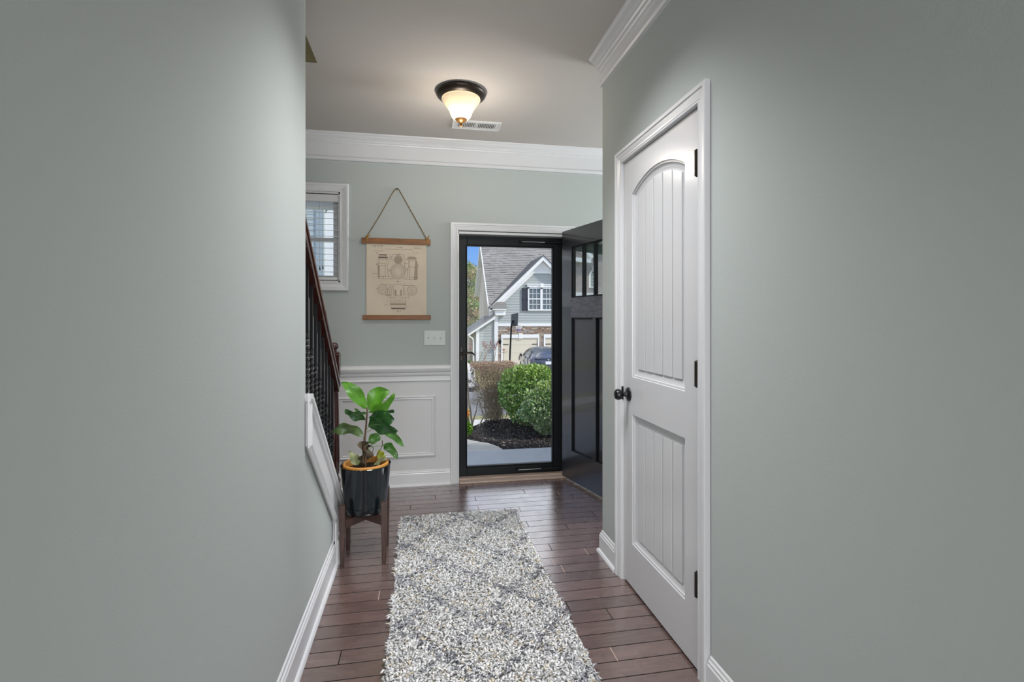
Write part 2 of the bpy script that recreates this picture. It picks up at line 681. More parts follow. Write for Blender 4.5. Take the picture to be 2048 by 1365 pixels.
# ---- baseboards
BP = [(0, 0), (0.027, 0), (0.027, 0.006), (0.022, 0.015), (0.014, 0.019), (0.014, 0.090), (0.010, 0.096), (0.011, 0.103), (0.006, 0.108),
      (0.005, 0.117), (0.0, 0.122)]
BL = [(a, b * 1.12) for a, b in BP]
m = MB()
m.sweep(BP, [(0.222, YB, 0), (-1.5, YB, 0)], (0, 0, 1))
st(m.build('baseboard_back', M_TRIM), 'white baseboard under the wainscot, left of the front door')
m = MB()
m.sweep(BL, [(XL, 2.695, 0), (XL, 0.25, 0)], (0, 0, 1))
st(m.build('baseboard_left', M_TRIM), 'white baseboard along the left hallway wall')
m = MB()
m.sweep(BP, [(XR, 2.376, 0), (XR, 2.598, 0), (3.6, 2.598, 0)], (0, 0, 1))
st(m.build('baseboard_right', M_TRIM), 'short white baseboard wrapping the wall corner beyond the white door')
m = MB()
m.sweep(BP, [(XR, 0.25, 0), (XR, 1.564, 0)], (0, 0, 1))
st(m.build('baseboard_right_near', M_TRIM), 'white baseboard on the right wall, nearer than the white door')
# ---- chair rail
m = MB()
CR = [(0, 0.798), (0.010, 0.798), (0.015, 0.804), (0.012, 0.812), (0.010, 0.816), (0.010, 0.838), (0.018, 0.846), (0.022, 0.858), (0.022, 0.866),
      (0.032, 0.874), (0.040, 0.890), (0.042, 0.900), (0.036, 0.914), (0.030, 0.916), (0.028, 0.923), (0, 0.923)]
m.sweep(CR, [(0.222, YB, 0), (-1.5, YB, 0)], (0, 0, 1))
st(m.build('trim_chair_rail', M_TRIM), 'white chair rail above the wainscot, left of the front door')
# ---- crowns
m = MB()
CB = [(0, 2.457), (0.018, 2.457), (0.024, 2.466), (0.024, 2.478), (0.016, 2.486), (0.014, 2.494), (0.014, 2.580), (0.020, 2.584), (0.022, 2.592),
      (0.030, 2.597), (0.031, 2.604), (0.038, 2.612), (0.052, 2.624), (0.060, 2.636), (0.068, 2.641), (0.072, 2.65), (0, 2.65)]
m.sweep(CB, [(3.6, YB, 0), (-1.5, YB, 0)], (0, 0, 1))
st(m.build('trim_crown_back', M_TRIM), 'white crown moulding along the wall above the front door')
CRR = [(0, 2.538), (0.017, 2.538), (0.023, 2.548), (0.021, 2.562), (0.010, 2.572), (0.009, 2.618), (0.018, 2.621), (0.024, 2.627), (0.036, 2.628),
       (0.042, 2.634), (0.052, 2.635), (0.066, 2.640), (0.088, 2.643), (0.094, 2.647), (0.102, 2.65), (0, 2.65)]
m = MB()
n = len(CRR)
V = [(XR - a, 0.25, b) for a, b in CRR] + [(XR - a, 2.598 - 0.80 * max(0, a - 0.024), b) for a, b in CRR]
F = [(k, (k + 1) % n, (k + 1) % n + n, k + n) for k in range(n)] + [tuple(range(n))[::-1], tuple(range(n, 2 * n))]
m.add(V, F)
st(m.build('trim_crown_right', M_TRIM), 'white crown moulding at the top of the right hallway wall')
m = MB()
m.sweep(CRR, [(XL, 2.07, 0), (XL, 0.25, 0)], (0, 0, 1))
st(m.build('trim_crown_left', M_TRIM), 'white crown moulding at the top of the left hallway wall')

# ================================================================== STAIRCASE
stair = thing('staircase', (-1.0, 3.0, 0), 'dark wood and white staircase with black twisted iron balusters rising behind the left wall', 'staircase')
SL = 0.868
m = MB()
m.prism([(2.07, 0.955), (3.17, 0.0), (2.69, 0.0), (2.69, 0.238), (2.07, 0.775)], lambda u, v, d: (d, u, v), XL - 0.115, XL + 0.012)
m.build('stringer', M_TRIM, stair)
m = MB()
N = Vector((1, 0, 0))
PMS = [(0, 0), (0.0, 0.010), (0.007, 0.013), (0.018, 0.006), (0.024, 0.006), (0.028, 0)]
x = XL + 0.012
m.sweep(PMS, [(x, 2.082, 0.926), (x, 2.995, 0.132), (x, 2.705, 0.132), (x, 2.705, 0.240), (x, 2.082, 0.782)], (1, 0, 0), closed=True, flip=False)
mo = m.build('stringer_moulding', M_TRIM, stair)
m = MB()   # plinth at the foot of the stringer
m.cbox((XL, 2.69, 0), (XL + 0.030, 2.80, 0.135), 0.004)
m.build('plinth_block', M_TRIM, stair)
m = MB()
c = math.cos(math.atan(SL))
capp = [(0, 0), (0.020, 0.0), (0.020, 0.143), (0.012, 0.149), (0, 0.149)]
th = 0.022
y0, z0, y1, z1 = 2.062, 0.962, 3.15, 0.962 - SL * 1.088
for (xa, xb, t0, t1) in ((XL - 0.125, XL + 0.030, 0.0, 0.020), (XL - 0.12, XL + 0.022, -0.012, 0.0)):
    m.add([(xa, y0, z0 + t0), (xb, y0, z0 + t0), (xb, y0, z0 + t1), (xa, y0, z0 + t1),
           (xa, y1, z1 + t0), (xb, y1, z1 + t0), (xb, y1, z1 + t1), (xa, y1, z1 + t1)],
          [(0, 1, 2, 3), (7, 6, 5, 4), (0, 4, 5, 1), (1, 5, 6, 2), (2, 6, 7, 3), (3, 7, 4, 0)])
m.build('stringer_cap', M_TRIM, stair)
# steps
RISE, RUN = 0.187, 0.2155
for i in range(11):
    yr = 3.17 - RUN * i
    zt = RISE * (i + 1)
    m = MB()
    m.box((-1.498, yr - 0.018, RISE * i), (XL - 0.116, yr, zt - 0.028))
    m.build('riser', M_TRIM, stair)
    m = MB()
    m.cbox((-1.498, yr - RUN - 0.015, zt - 0.028), (XL - 0.116, yr + 0.02, zt), 0.006)
    m.build('tread', M_CHERRY, stair)
# newel
NX, NY = -0.515, 3.165
m = MB()
b = 0.034
m.cbox((NX - b, NY - b, 0), (NX + b, NY + b, 0.30), 0.003)
m.lathe([(0.033, 0.30), (0.034, 0.31), (0.026, 0.32), (0.024, 0.335), (0.030, 0.36), (0.031, 0.45), (0.026, 0.72), (0.0225, 0.86),
         (0.028, 0.870), (0.024, 0.876), (0.023, 0.893), (0.030, 0.905), (0.031, 0.915)], (NX, NY, 0), 24)
m.cbox((NX - b, NY - b, 0.915), (NX + b, NY + b, 1.065), 0.004)
m.lathe([(0.030, 1.063), (0.032, 1.070), (0.026, 1.076), (0.014, 1.080), (0.012, 1.086), (0.019, 1.094), (0.024, 1.106), (0.022, 1.120),
         (0.014, 1.130), (0.0, 1.134)], (NX, NY, 0), 24)
m.build('newel_post', M_CHERRY, stair)
# handrail
RS = 0.885


def railz(y):
    return 1.637 - RS * (y - 2.317)


m = MB()
RPf = [(-0.022, -0.060), (0.022, -0.060), (0.024, -0.040), (0.030, -0.032), (0.031, -0.018), (0.026, -0.006), (0.015, 0.0), (-0.015, 0.0),
       (-0.026, -0.006), (-0.031, -0.018), (-0.030, -0.032), (-0.024, -0.040)]
V, F = [], []
n = len(RPf)
for yy in (2.072, NY - b + 0.004):
    for a, bb in RPf:
        V.append((-0.505 + a, yy, railz(yy) + bb * 1.25))
F = [(k, (k + 1) % n, (k + 1) % n + n, k + n) for k in range(n)] + [tuple(range(n))[::-1], tuple(range(n, 2 * n))]
m.add(V, F)
m.build('handrail', M_CHERRY, stair)
# balusters
for i in range(10):
    yy = 2.19 + 0.0935 * i
    zb = 0.955 - SL * (yy - 2.07) + 0.012
    zt = railz(yy) - 0.072
    if yy > NY - 0.06:
        break
    m = MB()
    hw = 0.0068
    zs = [zb, zb + 0.26]
    ang = [0, 0]
    nt_ = 34
    for j in range(1, nt_ + 1):
        zs.append(zb + 0.26 + 0.26 * j / nt_)
        ang.append(2 * PI * 2.5 * j / nt_)
    zs.append(zt)
    ang.append(ang[-1])
    V, F = [], []
    for z_, a_ in zip(zs, ang):
        r_ = hw * 1.414
        for q in range(4):
            V.append((-0.505 + r_ * math.cos(a_ + PI / 4 + q * PI / 2), yy + r_ * math.sin(a_ + PI / 4 + q * PI / 2), z_))
    for r_ in range(len(zs) - 1):
        for q in range(4):
            q2 = (q + 1) % 4
            F.append((r_ * 4 + q, r_ * 4 + q2, r_ * 4 + 4 + q2, r_ * 4 + 4 + q))
    m.add(V, F)
    m.build('baluster', M_IRON, stair)

# ================================================================== HALL DOOR (right wall)
CAS = [(0, 0), (0, 0.010), (0.004, 0.013), (0.010, 0.010), (0.015, 0.012), (0.022, 0.013), (0.036, 0.017), (0.042, 0.017), (0.045, 0.021), (0.058, 0.022),
       (0.061, 0.019), (0.061, 0)]
door1 = thing('door_1', (XR, 2.0, 0), 'closed white two-panel plank door with an arched top panel and black knob', None, kind='structure')
m = MB()
m.sweep(CAS, [(XR, 1.626, 0), (XR, 1.626, 2.036), (XR, 2.313, 2.036), (XR, 2.313, 0)], (-1, 0, 0), flip=True)
m.build('door_casing', M_TRIM, door1)
m = MB()
m.box((XR, 1.626, 0), (XR + 0.11, 1.640, 2.044))
m.box((XR, 2.308, 0), (XR + 0.11, 2.320, 2.044))
m.box((XR, 1.640, 2.034), (XR + 0.11, 2.308, 2.044))
m.box((XR + 0.045, 1.640, 0), (XR + 0.06, 1.652, 2.034))
m.box((XR + 0.045, 2.296, 0), (XR + 0.06, 2.308, 2.034))
m.box((XR + 0.10, 1.62, 0.0), (XR + 0.112, 2.33, 2.05))
m.build('door_jamb', M_TRIM, door1)
DX = XR + 0.002
DY0, DY1, DZ0, DZ1 = 1.643, 2.305, 0.012, 2.030


def ring(y0, y1, z0, z1, arch, d, n=24):
    """outline inset by d; arch = (yc, zc, radius) or None"""
    pts = [(y0 + d, z0 + d), (y1 - d, z0 + d)]
    if arch:
        yc, zc, r_ = arch
        for i in range(n + 1):
            yy = (y1 - d) + ((y0 + d) - (y1 - d)) * i / n
            pts.append((yy, zc + math.sqrt((r_ - d) ** 2 - (yy - yc) ** 2)))
    else:
        for i in range(n + 1):
            pts.append(((y1 - d) + ((y0 + d) - (y1 - d)) * i / n, z1 - d))
    return pts


spr, rise = 1.862, 0.066
half = (2.214 - 1.734) / 2
RAD = (half ** 2 + rise ** 2) / (2 * rise)
arch1 = ((2.214 + 1.734) / 2, spr + rise - RAD, RAD)
PAN = [(1.734, 2.214, 1.000, 1.93, arch1), (1.734, 2.214, 0.214, 0.824, None)]
m = MB()
# front face with two holes
outer = [(DY0, DZ0), (DY1, DZ0), (DY1, DZ1), (DY0, DZ1)]
holes = [ring(*p[:4], p[4], 0) for p in PAN]
loops = [outer] + holes
allp = [p for l in loops for p in l]
tris = tessellate_polygon([[Vector((p[0], p[1], 0)) for p in l] for l in loops])
m.add([(DX, u, v) for u, v in allp], [tuple(t) for t in tris])
m.add([(DX, DY0, DZ0), (DX, DY1, DZ0), (DX, DY1, DZ1), (DX, DY0, DZ1), (DX + 0.035, DY0, DZ0), (DX + 0.035, DY1, DZ0),
       (DX + 0.035, DY1, DZ1), (DX + 0.035, DY0, DZ1)], [(0, 1, 5, 4), (1, 2, 6, 5), (2, 3, 7, 6), (3, 0, 4, 7), (4, 5, 6, 7)])
prof = [(0, 0), (0.002, 0.005), (0.009, 0.0055), (0.012, 0.010), (0.020, 0.0125), (0.034, 0.0150), (0.041, 0.0155)]
for p in PAN:
    rings = [ring(*p[:4], p[4], d) for d, _ in prof]
    nn = len(rings[0])
    V = [(DX + dep, u, v) for rg_, (d, dep) in zip(rings, prof) for u, v in rg_]
    F = [(i * nn + k, i * nn + (k + 1) % nn, (i + 1) * nn + (k + 1) % nn, (i + 1) * nn + k) for i in range(len(prof) - 1) for k in range(nn)]
    m.add(V, F)
    m.add([(DX + 0.0158, u, v) for u, v in rings[-1]], [tuple(range(nn))])
m.build('slab', M_DOORW, door1, fix=False)
gy = [1.775, 1.850, 1.933, 2.015, 2.097, 2.173]
for p in PAN:
    for i in range(5):
        ya, yb = gy[i], gy[i + 1]
        za = p[2] + 0.041
        m = MB()
        g = 0.0026
        a_, b_ = ya + (g if i > 0 else 0), yb - (g if i < 4 else 0)

        def top(yy, dd=0.0):
            if p[4]:
                return p[4][1] + math.sqrt((p[4][2] - 0.041) ** 2 - (yy - p[4][0]) ** 2) - dd
            return p[3] - 0.041 - dd
        ysn = [a_ + (b_ - a_) * t for t in (0, 0.25, 0.5, 0.75, 1)]
        f_ = [(a_, za), (b_, za)] + [(yy, top(yy)) for yy in reversed(ysn)]
        c_ = 0.0030
        ysm = [a_ + c_ + (b_ - a_ - 2 * c_) * t for t in (0, 0.25, 0.5, 0.75, 1)]
        ft = [(a_ + c_, za), (b_ - c_, za)] + [(yy, top(yy)) for yy in reversed(ysm)]
        n = len(f_)
        V = [(DX + 0.0158, u, v) for u, v in f_] + [(DX + 0.0125, u, v) for u, v in f_] + [(DX + 0.0098, u, v) for u, v in ft]
        F = [(k, (k + 1) % n, (k + 1) % n + n, k + n) for k in range(n)] + [(k + n, (k + 1) % n + n, (k + 1) % n + 2 * n, k + 2 * n) for k in range(n)]
        F += [tuple(range(2 * n, 3 * n))]
        m.add(V, F)
        m.build('plank', M_DOORW, door1)
for (za, zb_) in ((1.785, 1.877), (1.031, 1.122), (0.279, 0.366)):
    m = MB()
    yh = 1.640
    m.box((DX - 0.002, yh - 0.012, za), (DX, yh + 0.014, zb_))
    m.tube([(DX - 0.008, yh, za), (DX - 0.008, yh, zb_)], 0.0078, 10)
    m.tube([(DX - 0.007, yh, zb_), (DX - 0.007, yh, zb_ + 0.004)], [0.0062, 0.003], 10)
    m.tube([(DX - 0.007, yh, za - 0.004), (DX - 0.007, yh, za)], [0.003, 0.0062], 10)
    for q in (0.25, 0.5, 0.75):
        zc = za + (zb_ - za) * q
        m.tube([(DX - 0.007, yh, zc - 0.0006), (DX - 0.007, yh, zc + 0.0006)], 0.0082, 10)
    m.build('hinge', M_BRONZE, door1)
m = MB()
kc = (DX, 2.252, 0.914)
m.lathe([(0.0, 0.0), (0.033, 0.0), (0.033, -0.003), (0.030, -0.007), (0.020, -0.010), (0.013, -0.013), (0.0105, -0.020), (0.0105, -0.030), (0.014, -0.034),
         (0.022, -0.040), (0.0262, -0.049), (0.0262, -0.057), (0.022, -0.066), (0.012, -0.071), (0.0, -0.072)], kc, 32, axis='x')
m.build('door_knob', M_IRON, door1)
m = MB()
m.cbox((DX - 0.012, 2.3085, 0.880), (DX + 0.012, 2.3225, 0.945), 0.003)
m.build('strike_plate', M_IRON, door1)

# ================================================================== FRONT DOORWAY
door2 = thing('door_2', (0.7, YB, 0), 'white cased front doorway with a wooden threshold', None, kind='structure')
m = MB()
m.sweep([(a * 1.0, b) for a, b in CAS], [(0.283, YB, 0), (0.283, YB, 1.964), (1.160, YB, 1.964), (1.160, YB, 0)], (0, -1, 0))
m.build('door_casing', M_TRIM, door2)
m = MB()
m.box((0.272, YB - 0.006, 0), (0.290, YB + 0.14, 1.955))
m.box((1.150, YB - 0.006, 0), (1.168, YB + 0.14, 1.955))
m.box((0.272, YB - 0.006, 1.940), (1.168, YB + 0.14, 1.958))
m.build('door_jamb', M_TRIM, door2)
m = MB()
m.cbox((0.290, YB - 0.042, 0.0), (1.150, YB + 0.15, 0.016), 0.004)
m.cbox((0.290, YB + 0.02, 0.0), (1.150, YB + 0.15, 0.024), 0.003)
m.build('threshold', M_SILL, door2)

# storm door
storm = thing('storm_door', (0.7, 3.99, 0.02), 'closed full-view glass storm door with a black frame and lever handle', 'storm door')
SY0, SY1 = 3.972, 4.004
m = MB()
sx0, sx1, sz0, sz1 = 0.2915, 1.149, 0.026, 1.938
gx0, gx1, gz0, gz1 = 0.360, 1.0575, 0.104, 1.857
m.cbox((sx0, SY0, sz0), (gx0, SY1, sz1), 0.002)
m.cbox((gx1, SY0, sz0), (sx1, SY1, sz1), 0.002)
m.cbox((gx0, SY0 + 0.0006, sz0), (gx1, SY1 - 0.0006, gz0), 0.002)
m.cbox((gx0, SY0 + 0.0006, gz1), (gx1, SY1 - 0.0006, sz1), 0.002)
m.build('frame', M_BLACKMETAL, storm)
m = MB()
rt = [(0, 0), (0, 0.006), (0.010, 0.003), (0.012, 0)]
m.sweep(rt, [(gx0, SY0, gz1), (gx1, SY0, gz1), (gx1, SY0, gz0), (gx0, SY0, gz0)], (0, -1, 0), closed=True)
m.build('glass_retainer', M_BLACKMETAL, storm)
m = MB()
m.box((gx0 - 0.005, 3.987, gz0 - 0.005), (gx1 + 0.005, 3.990, gz1 + 0.005))
m.build('glass_panel', M_GLASS, storm)
m = MB()
m.cbox((0.306, SY0 - 0.006, 0.945), (0.322, SY0, 1.055), 0.002)
m.tube([(0.314, SY0, 1.004), (0.314, SY0 - 0.040, 1.004)], 0.008, 12)
m.tube([(0.310, SY0 - 0.040, 1.002), (0.335, SY0 - 0.042, 1.003), (0.360, SY0 - 0.042, 1.010), (0.385, SY0 - 0.040, 1.012), (0.405, SY0 - 0.036, 1.003),
        (0.418, SY0 - 0.032, 0.990)], [0.011, 0.008, 0.0075, 0.0075, 0.006, 0.004], 10)
m.build('lever_handle', M_BRONZE, storm)
for (zc, xa, xb) in ((0.060, 0.765, 1.035), (1.900, 0.795, 1.065)):
    m = MB()
    m.tube([(xa, SY0 - 0.018, zc), (xb - 0.06, SY0 - 0.018, zc)], 0.0035, 10, mi=0)
    m.tube([(xb - 0.07, SY0 - 0.018, zc), (xb + 0.075, SY0 - 0.018, zc)], 0.010, 12, mi=1)
    m.cbox((xa - 0.012, SY0 - 0.026, zc - 0.010), (xa + 0.008, SY0, zc + 0.010), 0.002, mi=1)
    m.cbox((xb - 0.075, SY0 - 0.030, zc - 0.006), (xb - 0.055, SY0, zc + 0.012), 0.002, mi=1)
    m.cbox((xb + 0.03, SY0 - 0.026, zc - 0.012), (xb + 0.045, SY0, zc + 0.012), 0.002, mi=1)
    m.build('door_closer', [M_CHROME, M_BLACKMETAL], storm)

# front door leaf, swung open into the foyer
HX, HY = 1.112, 3.872
ANG = math.atan2(-0.967, 0.253)
Lx, Ly = math.cos(ANG), math.sin(ANG)
Nx, Ny = Ly, -Lx            # exterior face normal, towards the camera side
if Nx > 0:
    Nx, Ny = -Nx, -Ny


def leaf(s_, d, z):
    return (HX + Lx * s_ + Nx * d, HY + Ly * s_ + Ny * d, z)


def lbox(mb, s0, s1, d0, d1, z0, z1, mi=0, c=0.0):
    k = len(mb.v)
    if c:
        mb.cbox((s0, d0, z0), (s1, d1, z1), c, mi)
    else:
        mb.box((s0, d0, z0), (s1, d1, z1), mi)
    mb.v[k:] = [leaf(*p) for p in mb.v[k:]]


fd = thing('front_door', (HX, HY, 0.018), 'black craftsman front door with small panes, standing open into the foyer', 'door')
LW = 0.885
m = MB()
zt, zb_ = 1.975, 0.022
TH = -0.043
lbox(m, 0, 0.142, TH, 0, zb_, zt, c=0.0015)
lbox(m, LW - 0.142, LW, TH, 0, zb_, zt, c=0.0015)
lbox(m, 0.142, LW - 0.142, TH, 0, 1.838, zt)
lbox(m, 0.142, LW - 0.142, TH, 0, zb_, 0.252)
lbox(m, 0.142, LW - 0.142, TH, -0.001, 1.286, 1.440)
lbox(m, 0.430, 0.470, TH, 0, 0.252, 1.286)
m.build('door_frame', M_BLACK, fd)
m = MB()
lbox(m, 0.134, LW - 0.134, -0.001, 0.004, 1.286, 1.436, c=0.0015)
tag(m.build('mid_rail', M_GREYRAIL, fd), 'streaky grey middle rail')
for (s0, s1) in ((0.142, 0.430), (0.470, LW - 0.142)):
    m = MB()
    lbox(m, s0, s1, -0.032, -0.016, 0.252, 1.286)
    dp = m.build('door_panel', M_BLACK, fd)
    m = MB()
    for (q0, q1, z0, z1) in ((s0, s0 + 0.014, 0.252, 1.286), (s1 - 0.014, s1, 0.252, 1.286), (s0, s1, 1.272, 1.286), (s0, s1, 0.252, 0.262)):
        lbox(m, q0, q1, -0.022, -0.010, z0, z1)  # black edge strips put the shade of the panel recess into colour
    m.build('panel_shade_bead', M_BLACKMETAL, dp)
gs = [0.142, LW - 0.142]
W4 = (gs[1] - gs[0]) / 4
m = MB()
for k in (1, 2, 3):
    sc = gs[0] + W4 * k
    m = MB()
    lbox(m, sc - 0.011, sc + 0.011, -0.036, -0.006, 1.440, 1.838, c=0.002)
    m.build('muntin', M_BLACKMETAL, fd)
m = MB()
for (s0, s1, z0, z1) in ((gs[0], gs[0] + 0.012, 1.44, 1.838), (gs[1] - 0.012, gs[1], 1.44, 1.838), (gs[0], gs[1], 1.826, 1.838), (gs[0], gs[1], 1.44, 1.452)):
    lbox(m, s0, s1, -0.036, -0.008, z0, z1)
m.build('glazing_bead', M_BLACKMETAL, fd)
for k in range(4):
    m = MB()
    lbox(m, gs[0] + W4 * k, gs[0] + W4 * (k + 1), -0.024, -0.020, 1.442, 1.836)
    m.build('pane', M_LITE, fd)
m = MB()
for (zz) in (0.25, 1.0, 1.75):
    m = MB()
    p = leaf(-0.006, -0.043, 0)
    m.tube([(p[0], p[1], zz - 0.045), (p[0], p[1], zz + 0.045)], 0.006, 10)
    m.build('hinge', M_BRONZE, fd)
m = MB()
k = len(m.v)
m.lathe([(0.0, 0.0), (0.032, 0.0), (0.030, 0.006), (0.012, 0.010), (0.011, 0.030), (0.024, 0.038), (0.027, 0.050), (0.020, 0.062), (0, 0.066)],
        (LW - 0.062, 0, 0.93), 24, axis='y')
m.lathe([(0.0, 0.0), (0.028, 0.0), (0.026, 0.012), (0, 0.014)], (LW - 0.062, 0, 1.07), 24, axis='y')
m.v[k:] = [leaf(*p) for p in m.v[k:]]
m.build('door_knob', M_BRONZE, fd)

# ================================================================== WINDOW left of the poster
win = thing('window_1', (-1.0, YB, 1.55), 'white framed window behind the staircase, left of the poster', None, kind='structure')
wx0, wx1, wz0, wz1 = -1.38, -0.594, 1.548, 2.222
m = MB()
m.sweep(CAS, [(wx0, YB, wz1), (wx1, YB, wz1), (wx1, YB, wz0), (wx0, YB, wz0)], (0, -1, 0), closed=True)
m.build('window_casing', M_TRIM, win)
m = MB()
for (a, b_) in (((wx0, YB, wz0), (wx0 + 0.012, YB + 0.13, wz1)), ((wx1 - 0.012, YB, wz0), (wx1, YB + 0.13, wz1)),
                ((wx0, YB, wz1 - 0.012), (wx1, YB + 0.13, wz1)), ((wx0, YB, wz0), (wx1, YB + 0.13, wz0 + 0.012))):
    m.box(a, b_)
m.build('window_jamb', M_TRIM, win)
m = MB()
fy0, fy1 = YB + 0.085, YB + 0.125
fx0, fx1, fz0, fz1 = wx0 + 0.012, wx1 - 0.012, wz0 + 0.012, wz1 - 0.012
m.box((fx0, fy0, fz0), (fx0 + 0.05, fy1, fz1))
m.box((fx1 - 0.05, fy0, fz0), (fx1, fy1, fz1))
m.box((fx0 + 0.05, fy0, fz0), (fx1 - 0.05, fy1, fz0 + 0.045))
m.box((fx0 + 0.05, fy0, fz1 - 0.04), (fx1 - 0.05, fy1, fz1))
m.box((fx0 + 0.05, fy0, 1.868), (fx1 - 0.05, fy1, 1.892))
m.build('window_sash', M_TRIM, win)
m = MB()
m.box((fx0 + 0.045, fy0 + 0.018, fz0 + 0.04), (fx1 - 0.045, fy0 + 0.022, 1.870))
m.build('pane', M_WINGLASS, win)
m = MB()
m.box((fx0 + 0.045, fy0 + 0.018, 1.890), (fx1 - 0.045, fy0 + 0.022, fz1 - 0.035))
m.build('pane', M_WINGLASS, win)
# blind
bl = thing('window_blind', (-1.0, YB + 0.03, 2.2), 'white horizontal slat blind hanging in the window', 'blind')
m = MB()
m.cbox((wx0 + 0.014, YB + 0.004, 2.150), (wx1 - 0.014, YB + 0.056, 2.204), 0.003)
m.build('valance', M_TRIM, bl)
M_SLAT = mat('white_slat', (0.68, 0.68, 0.68), 0.4)
slat0 = None
zz = 2.118
sp = 0.0445
i = 0
while zz > 1.60:
    if slat0 is None:
        m = MB()
        hwid = 0.0225
        pts = []
        for q in range(7):
            t = -1 + 2 * q / 6
            pts.append((t * hwid, 0.0022 * (1 - t * t) + t * 0.0035))
        prof_ = [(a, b_) for a, b_ in pts] + [(a, b_ - 0.0016) for a, b_ in reversed(pts)]
        k = len(prof_)
        V = [(wx0 + 0.018, YB + 0.031 + a, zz + b_) for a, b_ in prof_] + [(wx1 - 0.018, YB + 0.031 + a, zz + b_) for a, b_ in prof_]
        F = [(q, (q + 1) % k, (q + 1) % k + k, q + k) for q in range(k)] + [tuple(range(k))[::-1], tuple(range(k, 2 * k))]
        m.add(V, F)
        slat0 = m.build('slat', M_SLAT, bl)
    else:
        share(slat0, bl, loc=(0, 0, zz - 2.118))
    zz -= sp
m = MB()
m.cbox((wx0 + 0.018, YB + 0.012, 1.566), (wx1 - 0.018, YB + 0.054, 1.588), 0.003)
m.build('bottom_rail', M_SLAT, bl)
M_CORD = mat('grey_cord', (0.35, 0.35, 0.34), 0.7)
for xc in (-0.846, -1.25):
    for dy in (0.008, 0.054):
        m = MB()
        m.tube([(xc, YB + dy, 2.15), (xc, YB + dy, 1.588)], 0.0011, 5)
        m.build('ladder_cord', M_CORD, bl)
M_TASSEL = mat('dark_tassel', (0.10, 0.09, 0.08), 0.6)
for (xc, zend) in ((-0.738, 1.665), (-0.716, 1.675)):
    m = MB()
    m.tube([(xc, YB - 0.002, 2.15), (xc, YB - 0.002, zend)], 0.0011, 5)
    c_ = m.build('pull_cord', M_CORD, bl)
    m = MB()
    m.lathe([(0.002, 0.0), (0.005, -0.006), (0.0042, -0.014), (0.0075, -0.027), (0.0, -0.028)], (xc, YB - 0.002, zend), 12)
    m.build('tassel', M_TASSEL, c_)

# ================================================================== CEILING LIGHT
LX, LY = 0.238, 3.03
lamp = thing('ceiling_light', (LX, LY, H), 'lit flush ceiling lamp with a dark bronze rim and frosted bell glass', 'ceiling light')
m = MB()
m.lathe([(0.0, 0.0), (0.138, 0.0), (0.143, -0.006), (0.143, -0.010), (0.150, -0.013), (0.151, -0.018), (0.147, -0.026), (0.136, -0.036), (0.120, -0.043), (0.112, -0.045),
         (0.110, -0.040), (0.108, -0.02), (0, -0.02)], (LX, LY, H), 56)
m.build('rim', M_BRONZE, lamp)


def lamp_glass():
    m = bpy.data.materials.new('lit_frosted_glass')
    m.use_nodes = True
    nt = m.node_tree
    b = nt.nodes['Principled BSDF']
    b.inputs['Base Color'].default_value = (0.95, 0.85, 0.66, 1)
    b.inputs['Roughness'].default_value = 0.35
    tc = nt.nodes.new('ShaderNodeTexCoord')
    n = nt.nodes.new('ShaderNodeTexNoise')
    n.inputs['Scale'].default_value = 16
    n.inputs['Detail'].default_value = 2
    nt.links.new(tc.outputs['Object'], n.inputs['Vector'])
    rp = nt.nodes.new('ShaderNodeValToRGB')
    rp.color_ramp.elements[0].position = 0.33
    rp.color_ramp.elements[0].color = (0.70, 0.42, 0.13, 1)
    rp.color_ramp.elements[1].position = 0.5
    rp.color_ramp.elements[1].color = (1.0, 0.86, 0.60, 1)
    nt.links.new(n.outputs['Fac'], rp.inputs[0])
    nt.links.new(rp.outputs[0], b.inputs['Emission Color'])
    b.inputs['Emission Strength'].default_value = 0.30
    tl = nt.nodes.new('ShaderNodeBsdfTranslucent')
    tl.inputs[0].default_value = (1.0, 0.90, 0.74, 1)
    ms = nt.nodes.new('ShaderNodeMixShader')
    ms.inputs[0].default_value = 0.6
    out = nt.nodes['Material Output']
    nt.links.new(b.outputs[0], ms.inputs[1])
    nt.links.new(tl.outputs[0], ms.inputs[2])
    nt.links.new(ms.outputs[0], out.inputs[0])
    return m


m = MB()
m.lathe([(0.108, -0.036), (0.116, -0.044), (0.117, -0.050), (0.112, -0.056), (0.107, -0.060), (0.100, -0.075), (0.088, -0.092), (0.076, -0.108), (0.068, -0.124),
         (0.063, -0.140), (0.056, -0.154), (0.044, -0.166), (0.030, -0.171), (0.0, -0.172)], (LX, LY, H), 56)
m.build('glass_shade', lamp_glass(), lamp, fix=False)
m = MB()
m.lathe([(0.0, -0.160), (0.036, -0.160), (0.038, -0.166), (0.033, -0.174), (0.020, -0.184), (0.010, -0.190), (0.0065, -0.196), (0.009, -0.202), (0.010, -0.207),
         (0.006, -0.213), (0.0, -0.216)], (LX, LY, H), 32)
m.build('finial', mat('antique_brass', (0.20, 0.10, 0.03), 0.35, metal=0.6), lamp)
pl = bpy.data.lights.new('bulb_light', 'POINT')
pl.energy = 0.55
pl.color = (1.0, 0.80, 0.55)
pl.shadow_soft_size = 0.02
po = bpy.data.objects.new('bulb_light', pl)
COL.objects.link(po)
po.location = (LX - 0.012, LY, H - 0.125)
# extra unseen point light hung below the shade to boost the lamp
pl2 = bpy.data.lights.new('lamp_fill_light', 'POINT')
pl2.energy = 8
pl2.color = (1.0, 0.91, 0.79)
pl2.shadow_soft_size = 0.04
po2 = bpy.data.objects.new('lamp_fill_light', pl2)
COL.objects.link(po2)
po2.location = (LX, LY, H - 0.36)

